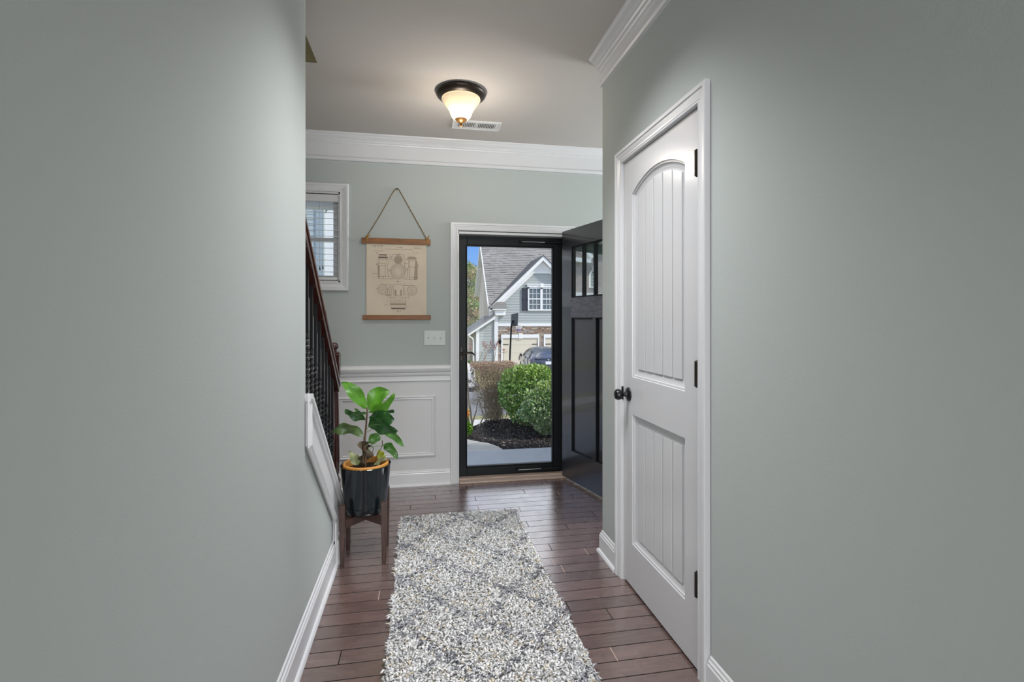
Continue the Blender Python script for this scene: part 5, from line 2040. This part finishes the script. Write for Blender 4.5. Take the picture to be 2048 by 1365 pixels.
secs = [  # y, [(halfwidth, z) ...] bottom to top
    (0.00, [(0.60, 0.36), (0.76, 0.38), (0.80, 0.55), (0.80, 0.72), (0.78, 0.90), (0.74, 0.96), (0.60, 0.98), (0.3, 0.99), (0, 0.99)]),
    (0.07, [(0.66, 0.30), (0.86, 0.32), (0.90, 0.52), (0.90, 0.74), (0.87, 0.95), (0.82, 1.03), (0.66, 1.06), (0.3, 1.07), (0, 1.07)]),
    (0.25, [(0.70, 0.26), (0.92, 0.28), (0.955, 0.50), (0.955, 0.76), (0.93, 0.97), (0.86, 1.08), (0.66, 1.13), (0.3, 1.145), (0, 1.15)]),
    (0.60, [(0.70, 0.24), (0.93, 0.26), (0.96, 0.50), (0.96, 0.78), (0.94, 0.99), (0.84, 1.12), (0.64, 1.27), (0.3, 1.30), (0, 1.31)]),
    (1.20, [(0.70, 0.22), (0.93, 0.24), (0.96, 0.50), (0.96, 0.78), (0.94, 0.99), (0.83, 1.15), (0.62, 1.46), (0.3, 1.51), (0, 1.52)]),
    (2.00, [(0.70, 0.22), (0.92, 0.24), (0.95, 0.50), (0.955, 0.78), (0.94, 0.98), (0.84, 1.15), (0.63, 1.55), (0.3, 1.60), (0, 1.61)]),
    (2.80, [(0.70, 0.22), (0.92, 0.24), (0.95, 0.50), (0.955, 0.78), (0.93, 0.97), (0.84, 1.12), (0.62, 1.48), (0.3, 1.54), (0, 1.55)]),
    (3.55, [(0.70, 0.22), (0.92, 0.24), (0.95, 0.50), (0.955, 0.76), (0.93, 0.92), (0.84, 1.02), (0.66, 1.10), (0.3, 1.14), (0, 1.15)]),
    (4.30, [(0.68, 0.24), (0.90, 0.26), (0.93, 0.48), (0.93, 0.68), (0.88, 0.82), (0.74, 0.88), (0.55, 0.91), (0.3, 0.93), (0, 0.93)]),
    (4.72, [(0.50, 0.30), (0.66, 0.32), (0.70, 0.48), (0.70, 0.58), (0.66, 0.66), (0.55, 0.70), (0.4, 0.72), (0.2, 0.73), (0, 0.73)])]
m = MB()
V, F = [], []
npf = 17
for y_, hp in secs:
    full = [(-w, z) for w, z in hp] + [(w, z) for w, z in reversed(hp[:-1])]
    for w, z in full:
        V.append(cc((w, y_, z)))
for i in range(len(secs) - 1):
    for k in range(npf):
        k2 = (k + 1) % npf
        F.append((i * npf + k, i * npf + k2, (i + 1) * npf + k2, (i + 1) * npf + k))
F += [tuple(range(npf)), tuple((len(secs) - 1) * npf + k for k in range(npf))[::-1]]
m.add(V, F, 0, True)
m.build('body', M_CAR, car, sharp=50)
m = MB()
m.add([cc(p) for p in ((-0.66, 0.33, 1.165), (0.66, 0.33, 1.165), (0.58, 1.15, 1.525), (-0.58, 1.15, 1.525), (-0.64, 0.36, 1.15), (0.64, 0.36, 1.15), (0.56, 1.18, 1.50), (-0.56, 1.18, 1.50))],
      [(0, 1, 2, 3), (0, 4, 5, 1), (1, 5, 6, 2), (2, 6, 7, 3), (3, 7, 4, 0)])
tag(m.build('rear_window', M_CGL, car), 'sloping dark rear window')
for sg in (-1, 1):
    m = MB()
    P_ = [(0.90, 0.75, 1.10), (0.93, 3.10, 1.04), (0.76, 2.75, 1.36), (0.665, 2.0, 1.50), (0.665, 1.25, 1.42), (0.76, 0.85, 1.25)]
    m.add([cc((sg * (p[0] + 0.012), p[1], p[2])) for p in P_] + [cc((sg * (p[0] - 0.03), p[1], p[2])) for p in P_],
          [tuple(range(6)), tuple(range(6, 12))[::-1]] + [(i, (i + 1) % 6, (i + 1) % 6 + 6, i + 6) for i in range(6)])
    m.build('side_window', M_CGL, car)
    m = MB()
    m.add([cc((sg * a, b_, z)) for a, b_, z in ((0.96, 2.95, 1.02), (1.10, 2.90, 1.03), (1.12, 2.98, 1.12), (1.06, 3.02, 1.17), (0.98, 3.02, 1.15), (0.96, 3.12, 1.02), (1.08, 3.12, 1.04),
                                                (1.09, 3.12, 1.12), (1.05, 3.12, 1.15), (0.98, 3.12, 1.14))],
          [(0, 1, 2, 3, 4), (9, 8, 7, 6, 5), (0, 5, 6, 1), (1, 6, 7, 2), (2, 7, 8, 3), (3, 8, 9, 4), (4, 9, 5, 0)])
    m.build('side_mirror', M_BLACKMETAL, car)
    m = MB()
    m.add([cc((sg * a, b_, z)) for a, b_, z in ((0.50, 0.015, 0.935), (0.80, 0.02, 0.955), (0.93, 0.16, 0.96), (0.955, 0.32, 0.95), (0.94, 0.30, 1.00), (0.86, 0.09, 1.035), (0.76, 0.04, 1.01), (0.50, 0.012, 0.965))],
          [tuple(range(8))])
    m.build('tail_light', mat('red_tail_light', (0.45, 0.10, 0.12), 0.2, spec=0.8), car, fix=False)
    for wy in (0.95, 3.80):
        m = MB()
        k = len(m.v)
        m.lathe([(0.0, -0.10), (0.20, -0.10), (0.33, -0.09), (0.345, -0.05), (0.345, 0.08), (0.33, 0.11), (0.22, 0.115), (0.20, 0.09), (0, 0.10)], (0, 0, 0), 24, axis='x')
        m.v[k:] = [cc((sg * (0.84 + p[0]), wy + p[1], 0.345 + p[2])) for p in m.v[k:]]
        m.build('wheel', M_BLACKMETAL, car)
m = MB()
m.add([cc(p) for p in ((-0.78, -0.012, 0.36), (0.78, -0.012, 0.36), (0.82, -0.012, 0.60), (-0.82, -0.012, 0.60), (-0.78, 0.1, 0.36), (0.78, 0.1, 0.36), (0.82, 0.1, 0.60), (-0.82, 0.1, 0.60))],
      [(0, 1, 2, 3), (0, 4, 5, 1), (1, 5, 6, 2), (2, 6, 7, 3), (3, 7, 4, 0)])
m.build('bumper', M_CARD, car)
m = MB()
m.add([cc((x, y, z)) for z in (0.80, 0.95) for y in (-0.022, -0.005) for x in (-0.155, 0.155)], [(0, 1, 3, 2), (4, 6, 7, 5), (0, 4, 5, 1), (1, 5, 7, 3), (3, 7, 6, 2), (2, 6, 4, 0)])
m.build('licence_plate', mat('plate_white', (0.75, 0.77, 0.80), 0.5), car)
m = MB()   # small silver T-shaped emblem above the plate
for P_ in ([(-0.055, 1.035), (0.055, 1.035), (0.050, 1.052), (-0.050, 1.052)], [(-0.013, 1.03), (0.013, 1.03), (0.004, 0.965), (-0.004, 0.965)]):
    m.add([cc((x, 0.045 - 0.0, z)) for x, z in P_] + [cc((x, 0.0, z)) for x, z in P_], [(0, 1, 2, 3), (7, 6, 5, 4), (0, 4, 5, 1), (1, 5, 6, 2), (2, 6, 7, 3), (3, 7, 4, 0)])
m.build('emblem', mat('bright_chrome', (0.9, 0.9, 0.9), 0.3, metal=0.4), car)
m = MB()
m.add([cc(p) for p in ((-0.72, 0.03, 1.085), (0.72, 0.03, 1.085), (0.72, 0.30, 1.165), (-0.72, 0.30, 1.165), (-0.70, 0.06, 1.06), (0.70, 0.06, 1.06), (0.70, 0.32, 1.13), (-0.70, 0.32, 1.13))],
      [(0, 1, 2, 3), (7, 6, 5, 4), (0, 4, 5, 1), (1, 5, 6, 2), (2, 6, 7, 3), (3, 7, 4, 0)])
m.build('spoiler', M_CAR, car)

# ------------------------------------------------------------------ white pickup, only its rear corner in view
TZ = gz(14)
truck = thing('pickup_truck', (0.0, 14, TZ), 'white pickup truck with black lettering, parked behind the bare shrub stems', 'truck')
m = MB()
m.cbox((-1.2, 13.1, TZ + 0.45), (1.40, 14.9, TZ + 0.98), 0.04)
m.build('bed', M_WHITE, truck)
m = MB()
m.cbox((-2.9, 13.15, TZ + 0.45), (-1.2, 14.85, TZ + 1.0), 0.06)
m.prism([(-2.9, TZ + 1.0), (-1.25, TZ + 1.0), (-1.35, TZ + 1.6), (-2.3, TZ + 1.6)], lambda u, v, d: (u, d, v), 13.25, 14.75)
m.cbox((-4.0, 13.15, TZ + 0.45), (-2.9, 14.85, TZ + 0.95), 0.08)
m.build('cab', M_WHITE, truck)
m = MB()
m.cbox((1.38, 13.15, TZ + 0.36), (1.52, 14.85, TZ + 0.52), 0.02)
m.box((-4.0, 13.2, TZ + 0.33), (1.38, 14.8, TZ + 0.46))
m.build('bumper', M_CARD, truck)
for wx in (0.45, -3.2):
    for wy in (13.12, 14.65):
        m = MB()
        m.lathe([(0, 0), (0.2, 0.0), (0.36, 0.01), (0.38, 0.05), (0.38, 0.2), (0, 0.22)], (wx, wy, TZ + 0.38), 24, axis='y')
        m.build('wheel', M_BLACKMETAL, truck)
for (body, x, z, s_) in (('Jo', 1.20, TZ + 0.60, 0.13), ('6', 1.30, TZ + 0.80, 0.13)):
    c_ = bpy.data.curves.new('lettering', 'FONT')
    c_.body = body
    c_.size = s_
    c_.offset = 0.004
    o = as_mesh('lettering', c_, M_BLACKMETAL)
    o.location = (x, 13.095, z)
    o.rotation_euler = (R(90), 0, 0)
    o.parent = truck
    o.matrix_parent_inverse = Matrix.Translation(truck.location).inverted()

# ------------------------------------------------------------------ brick house seen in the door panes
bh = thing('brick_house', (-26, 27, -2), 'brick house with an arched window, mirrored in the front door panes', 'house')
M_BRK = bpy.data.materials.new('brick')
M_BRK.use_nodes = True
nt = M_BRK.node_tree
bt = nt.nodes.new('ShaderNodeTexBrick')
tc = nt.nodes.new('ShaderNodeTexCoord')
mp = nt.nodes.new('ShaderNodeMapping')
mp.inputs['Rotation'].default_value = (R(90), 0, 0)
nt.links.new(tc.outputs['Object'], mp.inputs[0])
nt.links.new(mp.outputs[0], bt.inputs['Vector'])
bt.inputs['Color1'].default_value = (0.42, 0.33, 0.29, 1)
bt.inputs['Color2'].default_value = (0.30, 0.24, 0.22, 1)
bt.inputs['Mortar'].default_value = (0.5, 0.47, 0.43, 1)
bt.inputs['Scale'].default_value = 3.0
nt.links.new(bt.outputs[0], nt.nodes['Principled BSDF'].inputs['Base Color'])
m = MB()
m.box((-31, 27, -2.2), (-22.9, 34, 6.6))
m.build('brick_wall', M_BRK, bh)
m = MB()
m.box((-31.5, 26.6, 6.6), (-22.4, 34.4, 6.9))
m.prism([(-31.5, 6.9), (-22.4, 6.9), (-27, 10.2)], lambda u, v, d: (u, d, v), 26.8, 34)
m.build('roof', M_ROOF, bh)
m = MB()
m.box((-31, 26.4, 2.2), (-18, 27.05, 3.3))
m.box((-24.9, 26.5, 5.6), (-19, 27.05, 5.9))
m.add([(-24.9, 26.5, 5.9), (-22.6, 26.5, 7.6), (-22.6, 26.5, 8.0), (-25.2, 26.5, 6.1), (-24.9, 27, 5.9), (-22.6, 27, 7.6), (-22.6, 27, 8.0), (-25.2, 27, 6.1)],
      [(0, 1, 2, 3), (7, 6, 5, 4), (0, 4, 5, 1), (1, 5, 6, 2), (2, 6, 7, 3), (3, 7, 4, 0)])
m.build('white_trim', M_WHITE, bh)
m = MB()
m.box((-22.9, 26.9, -2.2), (-14, 33, 5.6))
m.build('sided_wing', M_WSID, bh)
wc = -25.55
for (xo, w_, zt_) in ((wc, 0.36, 4.75),):
    m = MB()
    outp = [(xo - w_, 3.75), (xo + w_, 3.75), (xo + w_, zt_)] + [(xo + w_ * math.cos(a_), zt_ + w_ * math.sin(a_)) for a_ in [PI * i / 12 for i in range(1, 12)]] + [(xo - w_, zt_)]
    wi = w_ - 0.08
    inp = [(xo - wi, 3.83), (xo + wi, 3.83), (xo + wi, zt_)] + [(xo + wi * math.cos(a_), zt_ + wi * math.sin(a_)) for a_ in [PI * i / 12 for i in range(1, 12)]] + [(xo - wi, zt_)]
    m.prism(outp, lambda u, v, d: (u, d, v), 26.85, 27.0, holes=[inp])
    m.box((xo - 0.08, 26.8, zt_ + w_), (xo + 0.08, 27, zt_ + w_ + 0.35))
    for k in (-1, 1):
        m.box((xo + k * wi / 3 - 0.015, 26.9, 3.83), (xo + k * wi / 3 + 0.015, 27, zt_ + wi * 0.9))
    for k in range(1, 5):
        m.box((xo - wi, 26.9, 3.83 + k * 0.24), (xo + wi, 27, 3.86 + k * 0.24))
    fr = m.build('window', M_WHITE, bh)
    m = MB()
    m.prism(inp, lambda u, v, d: (u, d, v), 26.95, 27.0)
    m.build('pane', M_DGL, fr)

# ------------------------------------------------------------------ mulch bed
bed = thing('mulch_bed', (1.3, 6.0, -0.2), 'dark mulch bed with scattered dry leaves in front of the porch', 'mulch bed')
fx = [-1.2, -0.4, 0.25, 0.53, 0.745, 0.835, 0.885, 0.8851, 3.0]
fy = [6.2, 6.15, 6.0, 5.83, 5.62, 5.44, 5.22, 5.22, 5.22]


def yfront(x):
    return float(np.interp(x, fx, fy))


def yback(x):
    return float(np.interp(x, [-1.2, 0.3, 0.62, 0.95, 1.5, 3.0], [6.5, 6.42, 6.50, 6.78, 7.0, 7.0]))


def mz(x, y):
    a = math.exp(-((x - 0.95) / 0.4) ** 2 - ((y - 6.6) / 0.3) ** 2) * 0.06
    b_ = math.exp(-((x - 1.5) / 0.5) ** 2 - ((y - 6.0) / 0.45) ** 2) * 0.06
    e_ = min(1, (y - yfront(x)) / 0.15, (yback(x) - y) / 0.15)
    return -0.19 + 0.05 * max(0, e_) + a + b_


m = MB()
nxg, nyg = 80, 30
V, F = [], []
for i in range(nxg + 1):
    x = -1.2 + 4.0 * i / nxg
    for j in range(nyg + 1):
        y = yfront(x) + (yback(x) - yfront(x)) * j / nyg
        V.append((x, y, mz(x, y) + random.uniform(-0.006, 0.006)))
for i in range(nxg):
    for j in range(nyg):
        a = i * (nyg + 1) + j
        F.append((a, a + nyg + 1, a + nyg + 2, a + 1))
m.add(V, F)
M_MULCH = mat('dark_mulch', (0.018, 0.014, 0.013), 0.95, var=0.6, vscale=50, bump=1.0, bscale=90)
stuff(m.build('mulch_ground', M_MULCH, bed))
m = MB()
for i in range(9000):
    x = random.uniform(0.35, 2.3)
    y0_, y1_ = yfront(x), yback(x)
    y = random.uniform(y0_ + 0.01, y1_)
    z = mz(x, y) + random.uniform(0.0, 0.012)
    l, w, h_ = random.uniform(0.014, 0.038), random.uniform(0.006, 0.014), random.uniform(0.003, 0.007)
    rt_ = Matrix.Rotation(random.uniform(0, PI), 3, 'Z') @ Matrix.Rotation(random.uniform(-0.6, 0.6), 3, 'Y')
    k = len(m.v)
    m.box((-l / 2, -w / 2, 0), (l / 2, w / 2, h_), 0 if random.random() < 0.75 else 1)
    m.v[k:] = [tuple(rt_ @ Vector(p) + Vector((x, y, z))) for p in m.v[k:]]
stuff(m.build('mulch_chips', [mat('mulch_chip', (0.035, 0.029, 0.028), 0.9), mat('mulch_chip_grey', (0.11, 0.10, 0.10), 0.9)], bed, fix=False))
m = MB()
for i in range(70):
    x = random.uniform(0.4, 2.2)
    y = random.uniform(yfront(x) + 0.03, yback(x) - 0.02)
    z = mz(x, y) + 0.018
    s_ = random.uniform(0.010, 0.024)
    rt_ = Matrix.Rotation(random.uniform(0, PI), 3, 'Z') @ Matrix.Rotation(random.uniform(-0.5, 0.5), 3, 'X')
    k = len(m.v)
    m.add([(-s_, 0, 0), (0, -s_ * 0.6, 0.003), (s_, 0, 0), (0, s_ * 0.6, 0.003)], [(0, 1, 2, 3)], random.randrange(2))
    m.v[k:] = [tuple(rt_ @ Vector(p) + Vector((x, y, z))) for p in m.v[k:]]
stuff(m.build('dry_leaves', [mat('pale_dry_leaf', (0.60, 0.48, 0.36), 0.8), mat('pinkish_dry_leaf', (0.50, 0.36, 0.30), 0.8)], bed, fix=False))

# ------------------------------------------------------------------ shrubs
M_FOL = mat('foliage', (0.1, 0.2, 0.05), 0.45, spec=0.5, attr='tone')
M_TWIG = mat('twig_bark', (0.40, 0.32, 0.24), 0.85, var=0.3, vscale=30)
M_TWIGD = mat('shrub_bark', (0.24, 0.18, 0.13), 0.9, var=0.3, vscale=30)


def blob(n, c, r, p=3.2, shell=0.16, zmin=-1.0):
    g = rng.normal(size=(n, 3))
    g /= (np.sum(np.abs(g) ** p, axis=1) ** (1 / p))[:, None]
    f = 1 - np.abs(rng.normal(0, shell, n))
    g *= np.clip(f, 0.15, 1.05)[:, None]
    return g * np.array(r) + np.array(c), g


def shrub(name, c, r, n, label, pal, ground, leaf=(0.044, 0.027), p=2.5, shell=0.2, stems=14, low=None):
    t = thing(name, (c[0], c[1], ground), label, 'shrub')
    P_, g = blob(n, c, r, p, shell)
    jit = 0.03 * np.sin(P_[:, :1] * 25) * np.cos(P_[:, 2:] * 21)
    P_ = P_ + g * jit
    lowf = np.clip((-g[:, 2] - 0.1) / 0.9, 0, 1)
    P_[:, 0] = c[0] + (P_[:, 0] - c[0]) * (1 - 0.5 * lowf)
    P_[:, 1] = c[1] + (P_[:, 1] - c[1]) * (1 - 0.5 * lowf)
    kp = rng.random(n) > 0.93 * lowf ** 1.1
    P_, g = P_[kp], g[kp]
    n = len(P_)
    D_ = unit(g + rng.normal(0, 0.7, g.shape) + np.array([0, 0, 0.3]))
    U_ = unit(rng.normal(size=g.shape))
    L = rng.uniform(0.7, 1.25, n) * leaf[0]
    W_ = L * leaf[1] / leaf[0]
    pal = np.array(pal)
    idx = rng.integers(0, len(pal), n)
    cols = pal[idx] * 1.35 * rng.uniform(0.7, 1.3, (n, 1))
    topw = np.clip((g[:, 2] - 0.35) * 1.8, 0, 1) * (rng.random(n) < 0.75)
    cols = cols * (1 - topw[:, None] * 0.65) + np.array([0.36, 0.46, 0.09]) * topw[:, None] * 0.65  # paler tops: bright highlights put into the leaf colour
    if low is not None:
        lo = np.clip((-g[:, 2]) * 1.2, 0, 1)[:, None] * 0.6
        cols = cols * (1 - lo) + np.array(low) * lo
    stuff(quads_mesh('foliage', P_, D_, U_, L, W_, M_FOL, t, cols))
    rr = random.Random(len(label))
    for i in range(stems):
        a_ = rr.uniform(0, 2 * PI)
        e_ = (c[0] + math.cos(a_) * r[0] * 0.75, c[1] + math.sin(a_) * r[1] * 0.75, c[2] + rr.uniform(-0.2, 0.5) * r[2])
        b_ = (c[0] + math.cos(a_) * 0.07, c[1] + math.sin(a_) * 0.07, ground - 0.02)
        mm_ = (c[0] + math.cos(a_) * r[0] * 0.30, c[1] + math.sin(a_) * r[1] * 0.3, ground + (e_[2] - ground) * 0.45)
        m = MB()
        m.tube([b_, mm_, e_], [0.008, 0.006, 0.003], 6)
        m.build('stem', M_TWIGD, t)
    return t


G1 = [(0.10, 0.21, 0.04), (0.16, 0.30, 0.06), (0.24, 0.38, 0.09), (0.06, 0.14, 0.045), (0.32, 0.46, 0.14), (0.30, 0.38, 0.20)]
G2 = [(0.15, 0.26, 0.09), (0.22, 0.35, 0.13), (0.31, 0.41, 0.20), (0.10, 0.18, 0.08), (0.36, 0.42, 0.27)]
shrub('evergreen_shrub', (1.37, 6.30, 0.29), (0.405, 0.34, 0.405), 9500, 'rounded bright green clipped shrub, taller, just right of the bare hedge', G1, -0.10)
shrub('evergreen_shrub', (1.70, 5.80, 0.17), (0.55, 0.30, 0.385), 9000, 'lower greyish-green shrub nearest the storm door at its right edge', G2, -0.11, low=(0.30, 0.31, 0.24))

# half-bare clipped hedge of twigs
hedge = thing('bare_hedge', (0.93, 6.72, -0.12), 'half-bare brown twiggy clipped hedge left of the green shrubs', 'hedge')
rr = random.Random(5)
m1 = MB()
tips = []
for i in range(44):
    x0_, y0_ = 0.97 + rr.uniform(-0.13, 0.13), 6.70 + rr.uniform(-0.10, 0.10)
    x1_, y1_, z1_ = 0.945 + rr.uniform(-0.29, 0.29), 6.72 + rr.uniform(-0.22, 0.22), rr.uniform(0.45, 0.66)
    pts = []
    for k in range(7):
        t = k / 6
        pts.append((x0_ + (x1_ - x0_) * t ** 0.8 + rr.uniform(-1, 1) * 0.012, y0_ + (y1_ - y0_) * t ** 0.8 + rr.uniform(-1, 1) * 0.012, -0.14 + (z1_ + 0.14) * t))
    if i < 16:
        m = MB()
        m.tube(pts, [0.0075 - 0.0009 * k for k in range(7)], 6)
        m.build('stem', M_TWIG, hedge)
    else:
        m1.tube(pts, [0.005 - 0.0006 * k for k in range(7)], 4, caps=False, smooth=False)
    for q in range(34):
        k = rr.randint(1, 6)
        p = Vector(pts[k])
        d_ = Vector((rr.gauss(0, 1), rr.gauss(0, 0.7), rr.uniform(-0.3, 1.3))).normalized()
        l = rr.uniform(0.05, 0.16)
        e_ = p + d_ * l
        e_.x = min(max(e_.x, 0.64), 1.25)
        e_.z = min(e_.z, 0.675)
        m1.tube([p, p.lerp(e_, 0.5) + Vector((rr.gauss(0, 0.008), rr.gauss(0, 0.008), 0)), e_], [0.0022, 0.0016, 0.0009], 3, caps=False, smooth=False)
        tips.append(e_)
stuff(m1.build('twigs', M_TWIG, hedge, fix=False))
T_ = np.array([[p.x, p.y, p.z] for p in tips])
n = 15000
P_ = T_[rng.integers(0, len(T_), n)] + rng.normal(0, 0.028, (n, 3))
P_[:, 2] = np.minimum(P_[:, 2], 0.69)
h01 = np.clip((P_[:, 2] - 0.05) / 0.6, 0, 1)
keepp = rng.random(n) < (0.38 + 0.62 * h01 ** 2)
P_ = P_[keepp]
h01 = h01[keepp]
n2 = 5200
PT = np.stack([rng.uniform(0.66, 1.26, n2), rng.uniform(6.5, 6.95, n2), 0.695 - np.abs(rng.normal(0, 0.05, n2))], 1)
n3 = 2600
PB = np.stack([rng.uniform(0.68, 1.22, n3), rng.uniform(6.5, 6.9, n3), rng.uniform(0.12, 0.62, n3)], 1)
P_ = np.concatenate([P_, PT, PB])
h01 = np.concatenate([h01, np.ones(n2), np.full(n3, 0.3)])
n = len(P_)
colA = np.array([0.27, 0.27, 0.15])
colB = np.array([0.46, 0.29, 0.21])
colC = np.array([0.36, 0.35, 0.24])
cols = np.where((rng.random(n) < 0.45)[:, None], colA, colC)
cols = np.where((rng.random(n) < 0.25 + 0.5 * h01)[:, None], colB, cols) * rng.uniform(0.7, 1.3, (n, 1))
stuff(quads_mesh('small_leaves', P_, unit(rng.normal(size=(n, 3))), unit(rng.normal(size=(n, 3))), rng.uniform(0.010, 0.021, n), rng.uniform(0.006, 0.012, n), M_FOL, hedge, cols))

# crepe myrtle stems with red seed pods
cm = thing('crepe_myrtle', (0.62, 6.35, -0.18), 'pale bare crepe myrtle stems with reddish seed heads behind the hedge', 'shrub')
stems_ = [[(0.66, 6.40, -0.2), (0.60, 6.45, 0.30), (0.585, 6.5, 0.72), (0.60, 6.5, 0.92)], [(0.60, 6.35, -0.2), (0.57, 6.45, 0.35), (0.545, 6.5, 0.95)],
          [(0.60, 6.38, -0.2), (0.70, 6.42, 0.10), (0.74, 6.46, 0.35)], [(0.66, 6.50, -0.2), (0.56, 6.45, 0.10), (0.53, 6.4, 0.45), (0.52, 6.4, 0.80)],
          [(0.69, 6.42, -0.2), (0.78, 6.40, 0.0), (0.84, 6.40, 0.06)],
          [(0.80, 6.80, 0.40), (0.84, 6.80, 0.68), (0.90, 6.80, 0.84), (0.945, 6.8, 0.97)], [(0.84, 6.80, 0.68), (0.87, 6.8, 0.82), (0.83, 6.8, 0.95)],
          [(0.95, 6.80, 0.45), (0.99, 6.80, 0.72), (1.03, 6.80, 0.96)], [(0.76, 6.80, 0.40), (0.74, 6.8, 0.62), (0.80, 6.8, 0.76), (0.87, 6.8, 0.92)],
          [(1.08, 6.80, 0.45), (1.12, 6.80, 0.66), (1.12, 6.80, 0.86)], [(0.70, 6.80, 0.5), (0.72, 6.8, 0.75), (0.66, 6.8, 0.92)],
          [(0.90, 6.80, 0.84), (0.93, 6.80, 0.90), (0.985, 6.80, 0.90)]]
for s_ in stems_:
    m = MB()
    r0 = 0.015 if s_[0][2] < 0 else 0.0065
    m.tube(s_, [r0 - (r0 - 0.003) * i / (len(s_) - 1) for i in range(len(s_))], 7)
    m.build('stem', M_TWIG, cm)
m = MB()
for s_ in stems_[5:]:
    e_ = s_[-1]
    for k in range(16):
        c_ = (e_[0] + rr.gauss(0, 0.016), e_[1] + rr.gauss(0, 0.015), e_[2] + rr.uniform(-0.055, 0.03))
        q_ = rr.uniform(0.005, 0.009)
        m.lathe([(0, -q_), (q_ * 0.8, -q_ * 0.3), (q_ * 0.8, q_ * 0.4), (0, q_)], c_, 5, smooth=False)
stuff(m.build('seed_heads', mat('red_seed_head', (0.34, 0.09, 0.08), 0.7), cm))

# flowering plant at the left edge of the glass
fp = thing('flower_plant', (0.56, 6.05, -0.16), 'small green plant with yellow and orange flowers at the left door frame', 'plant')
n = 700
P_, g = blob(n, (0.53, 6.05, -0.05), (0.085, 0.10, 0.10), 2, 0.5)
stuff(quads_mesh('foliage', P_, unit(g + rng.normal(0, 0.6, g.shape)), unit(rng.normal(size=g.shape)), rng.uniform(0.02, 0.05, n), rng.uniform(0.015, 0.03, n), M_FOL, fp,
                 np.array([0.16, 0.33, 0.03]) * rng.uniform(0.7, 1.3, (n, 1))))
n = 260
P_, g = blob(n, (0.53, 6.05, 0.14), (0.055, 0.06, 0.07), 2, 0.5)
cf = np.where((rng.random(n) < 0.55)[:, None], np.array([0.80, 0.52, 0.04]), np.array([0.75, 0.16, 0.05]))
stuff(quads_mesh('flowers', P_, unit(g + rng.normal(0, 0.6, g.shape)), unit(rng.normal(size=g.shape)), rng.uniform(0.015, 0.03, n), rng.uniform(0.012, 0.025, n), M_FOL, fp, cf))
m = MB()
for k in range(7):
    m.tube([(0.55 + rr.gauss(0, 0.015), 6.05, -0.16), (0.54 + rr.gauss(0, 0.02), 6.05, 0.0), (0.53 + rr.gauss(0, 0.025), 6.05, 0.14)], 0.003, 5)
m.build('stems', mat('green_stem', (0.14, 0.22, 0.05), 0.7), fp)

# distant small shrub beside the wing
P_, g = blob(1200, (2.75, 29.5, -1.55), (0.38, 0.4, 0.38), 2.4, 0.3)
ds = thing('distant_shrub', (2.75, 29.5, -1.9), 'small green shrub before the side wing across the street', 'shrub')
n = len(P_)
stuff(quads_mesh('foliage', P_, unit(rng.normal(size=(n, 3))), unit(rng.normal(size=(n, 3))), rng.uniform(0.10, 0.2, n), rng.uniform(0.06, 0.1, n), M_FOL, ds,
                 np.array([0.15, 0.30, 0.05]) * rng.uniform(0.6, 1.4, (n, 1))))


# ------------------------------------------------------------------ trees behind the houses
def tree(x, y, h, rad, n, pal, label, seed):
    g0 = gz(y)
    t = thing('tree', (x, y, g0), label, 'tree', group='autumn trees behind the house')
    m = MB()
    m.tube([(x, y, g0 - 0.2), (x + 0.1, y, g0 + h * 0.4), (x, y, g0 + h * 0.85)], [0.28, 0.2, 0.06], 10)
    rt_ = random.Random(seed)
    for k in range(6):
        a_ = rt_.uniform(0, 2 * PI)
        zz_ = g0 + h * rt_.uniform(0.3, 0.6)
        m.tube([(x, y, zz_), (x + math.cos(a_) * rad * 0.6, y + math.sin(a_) * rad * 0.6, zz_ + h * 0.2)], [0.09, 0.03], 6)
    m.build('trunk', M_TWIGD, t)
    nc = 60
    cs = np.stack([rng.normal(x, rad * 0.5, nc), rng.normal(y, rad * 0.4, nc), g0 + h * rng.uniform(0.12, 0.93, nc)], 1)
    shrink = 1 - 0.7 * np.abs((cs[:, 2] - g0) / h - 0.45)
    cs[:, 0] = x + (cs[:, 0] - x) * shrink
    ci = rng.integers(0, nc, n)
    P_ = cs[ci] + rng.normal(0, rad * 0.17, (n, 3))
    pal = np.array(pal)
    pc = pal[rng.integers(0, len(pal), nc)]
    cols = pc[ci] * 1.55 * rng.uniform(0.6, 1.4, (n, 1))
    stuff(quads_mesh('foliage', P_, unit(rng.normal(size=(n, 3))), unit(rng.normal(size=(n, 3))), rng.uniform(0.13, 0.28, n), rng.uniform(0.09, 0.19, n), M_FOL, t, cols))


PALG = [(0.13, 0.20, 0.05), (0.19, 0.24, 0.07), (0.24, 0.24, 0.09)]
PALR = [(0.26, 0.17, 0.09), (0.30, 0.21, 0.11), (0.20, 0.19, 0.08), (0.22, 0.14, 0.08)]
PALM = PALG + PALR
tree(5.4, 56, 10.0, 2.1, 16000, PALG + PALG + PALR[:1], 'green-olive tree at the left edge of the glass, behind the house', 1)
tree(4.9, 47.5, 5.3, 1.9, 12000, PALR + PALG, 'rusty brown tree left of the house, lower than the olive one', 2)
tree(-5, 56, 8.2, 2.4, 4000, PALM, 'mixed autumn tree farther left, hidden behind the door frame', 3)
tree(0.2, 66, 8.5, 2.6, 3500, PALM, 'farthest autumn tree, behind the frame of the storm door', 6)
tree(-12, 46, 9, 3.0, 3000, PALM, 'broad autumn tree across the street, far to the left', 4)
tree(-25, 44, 8, 3.0, 3000, PALG, 'green tree beside the brick house', 5)
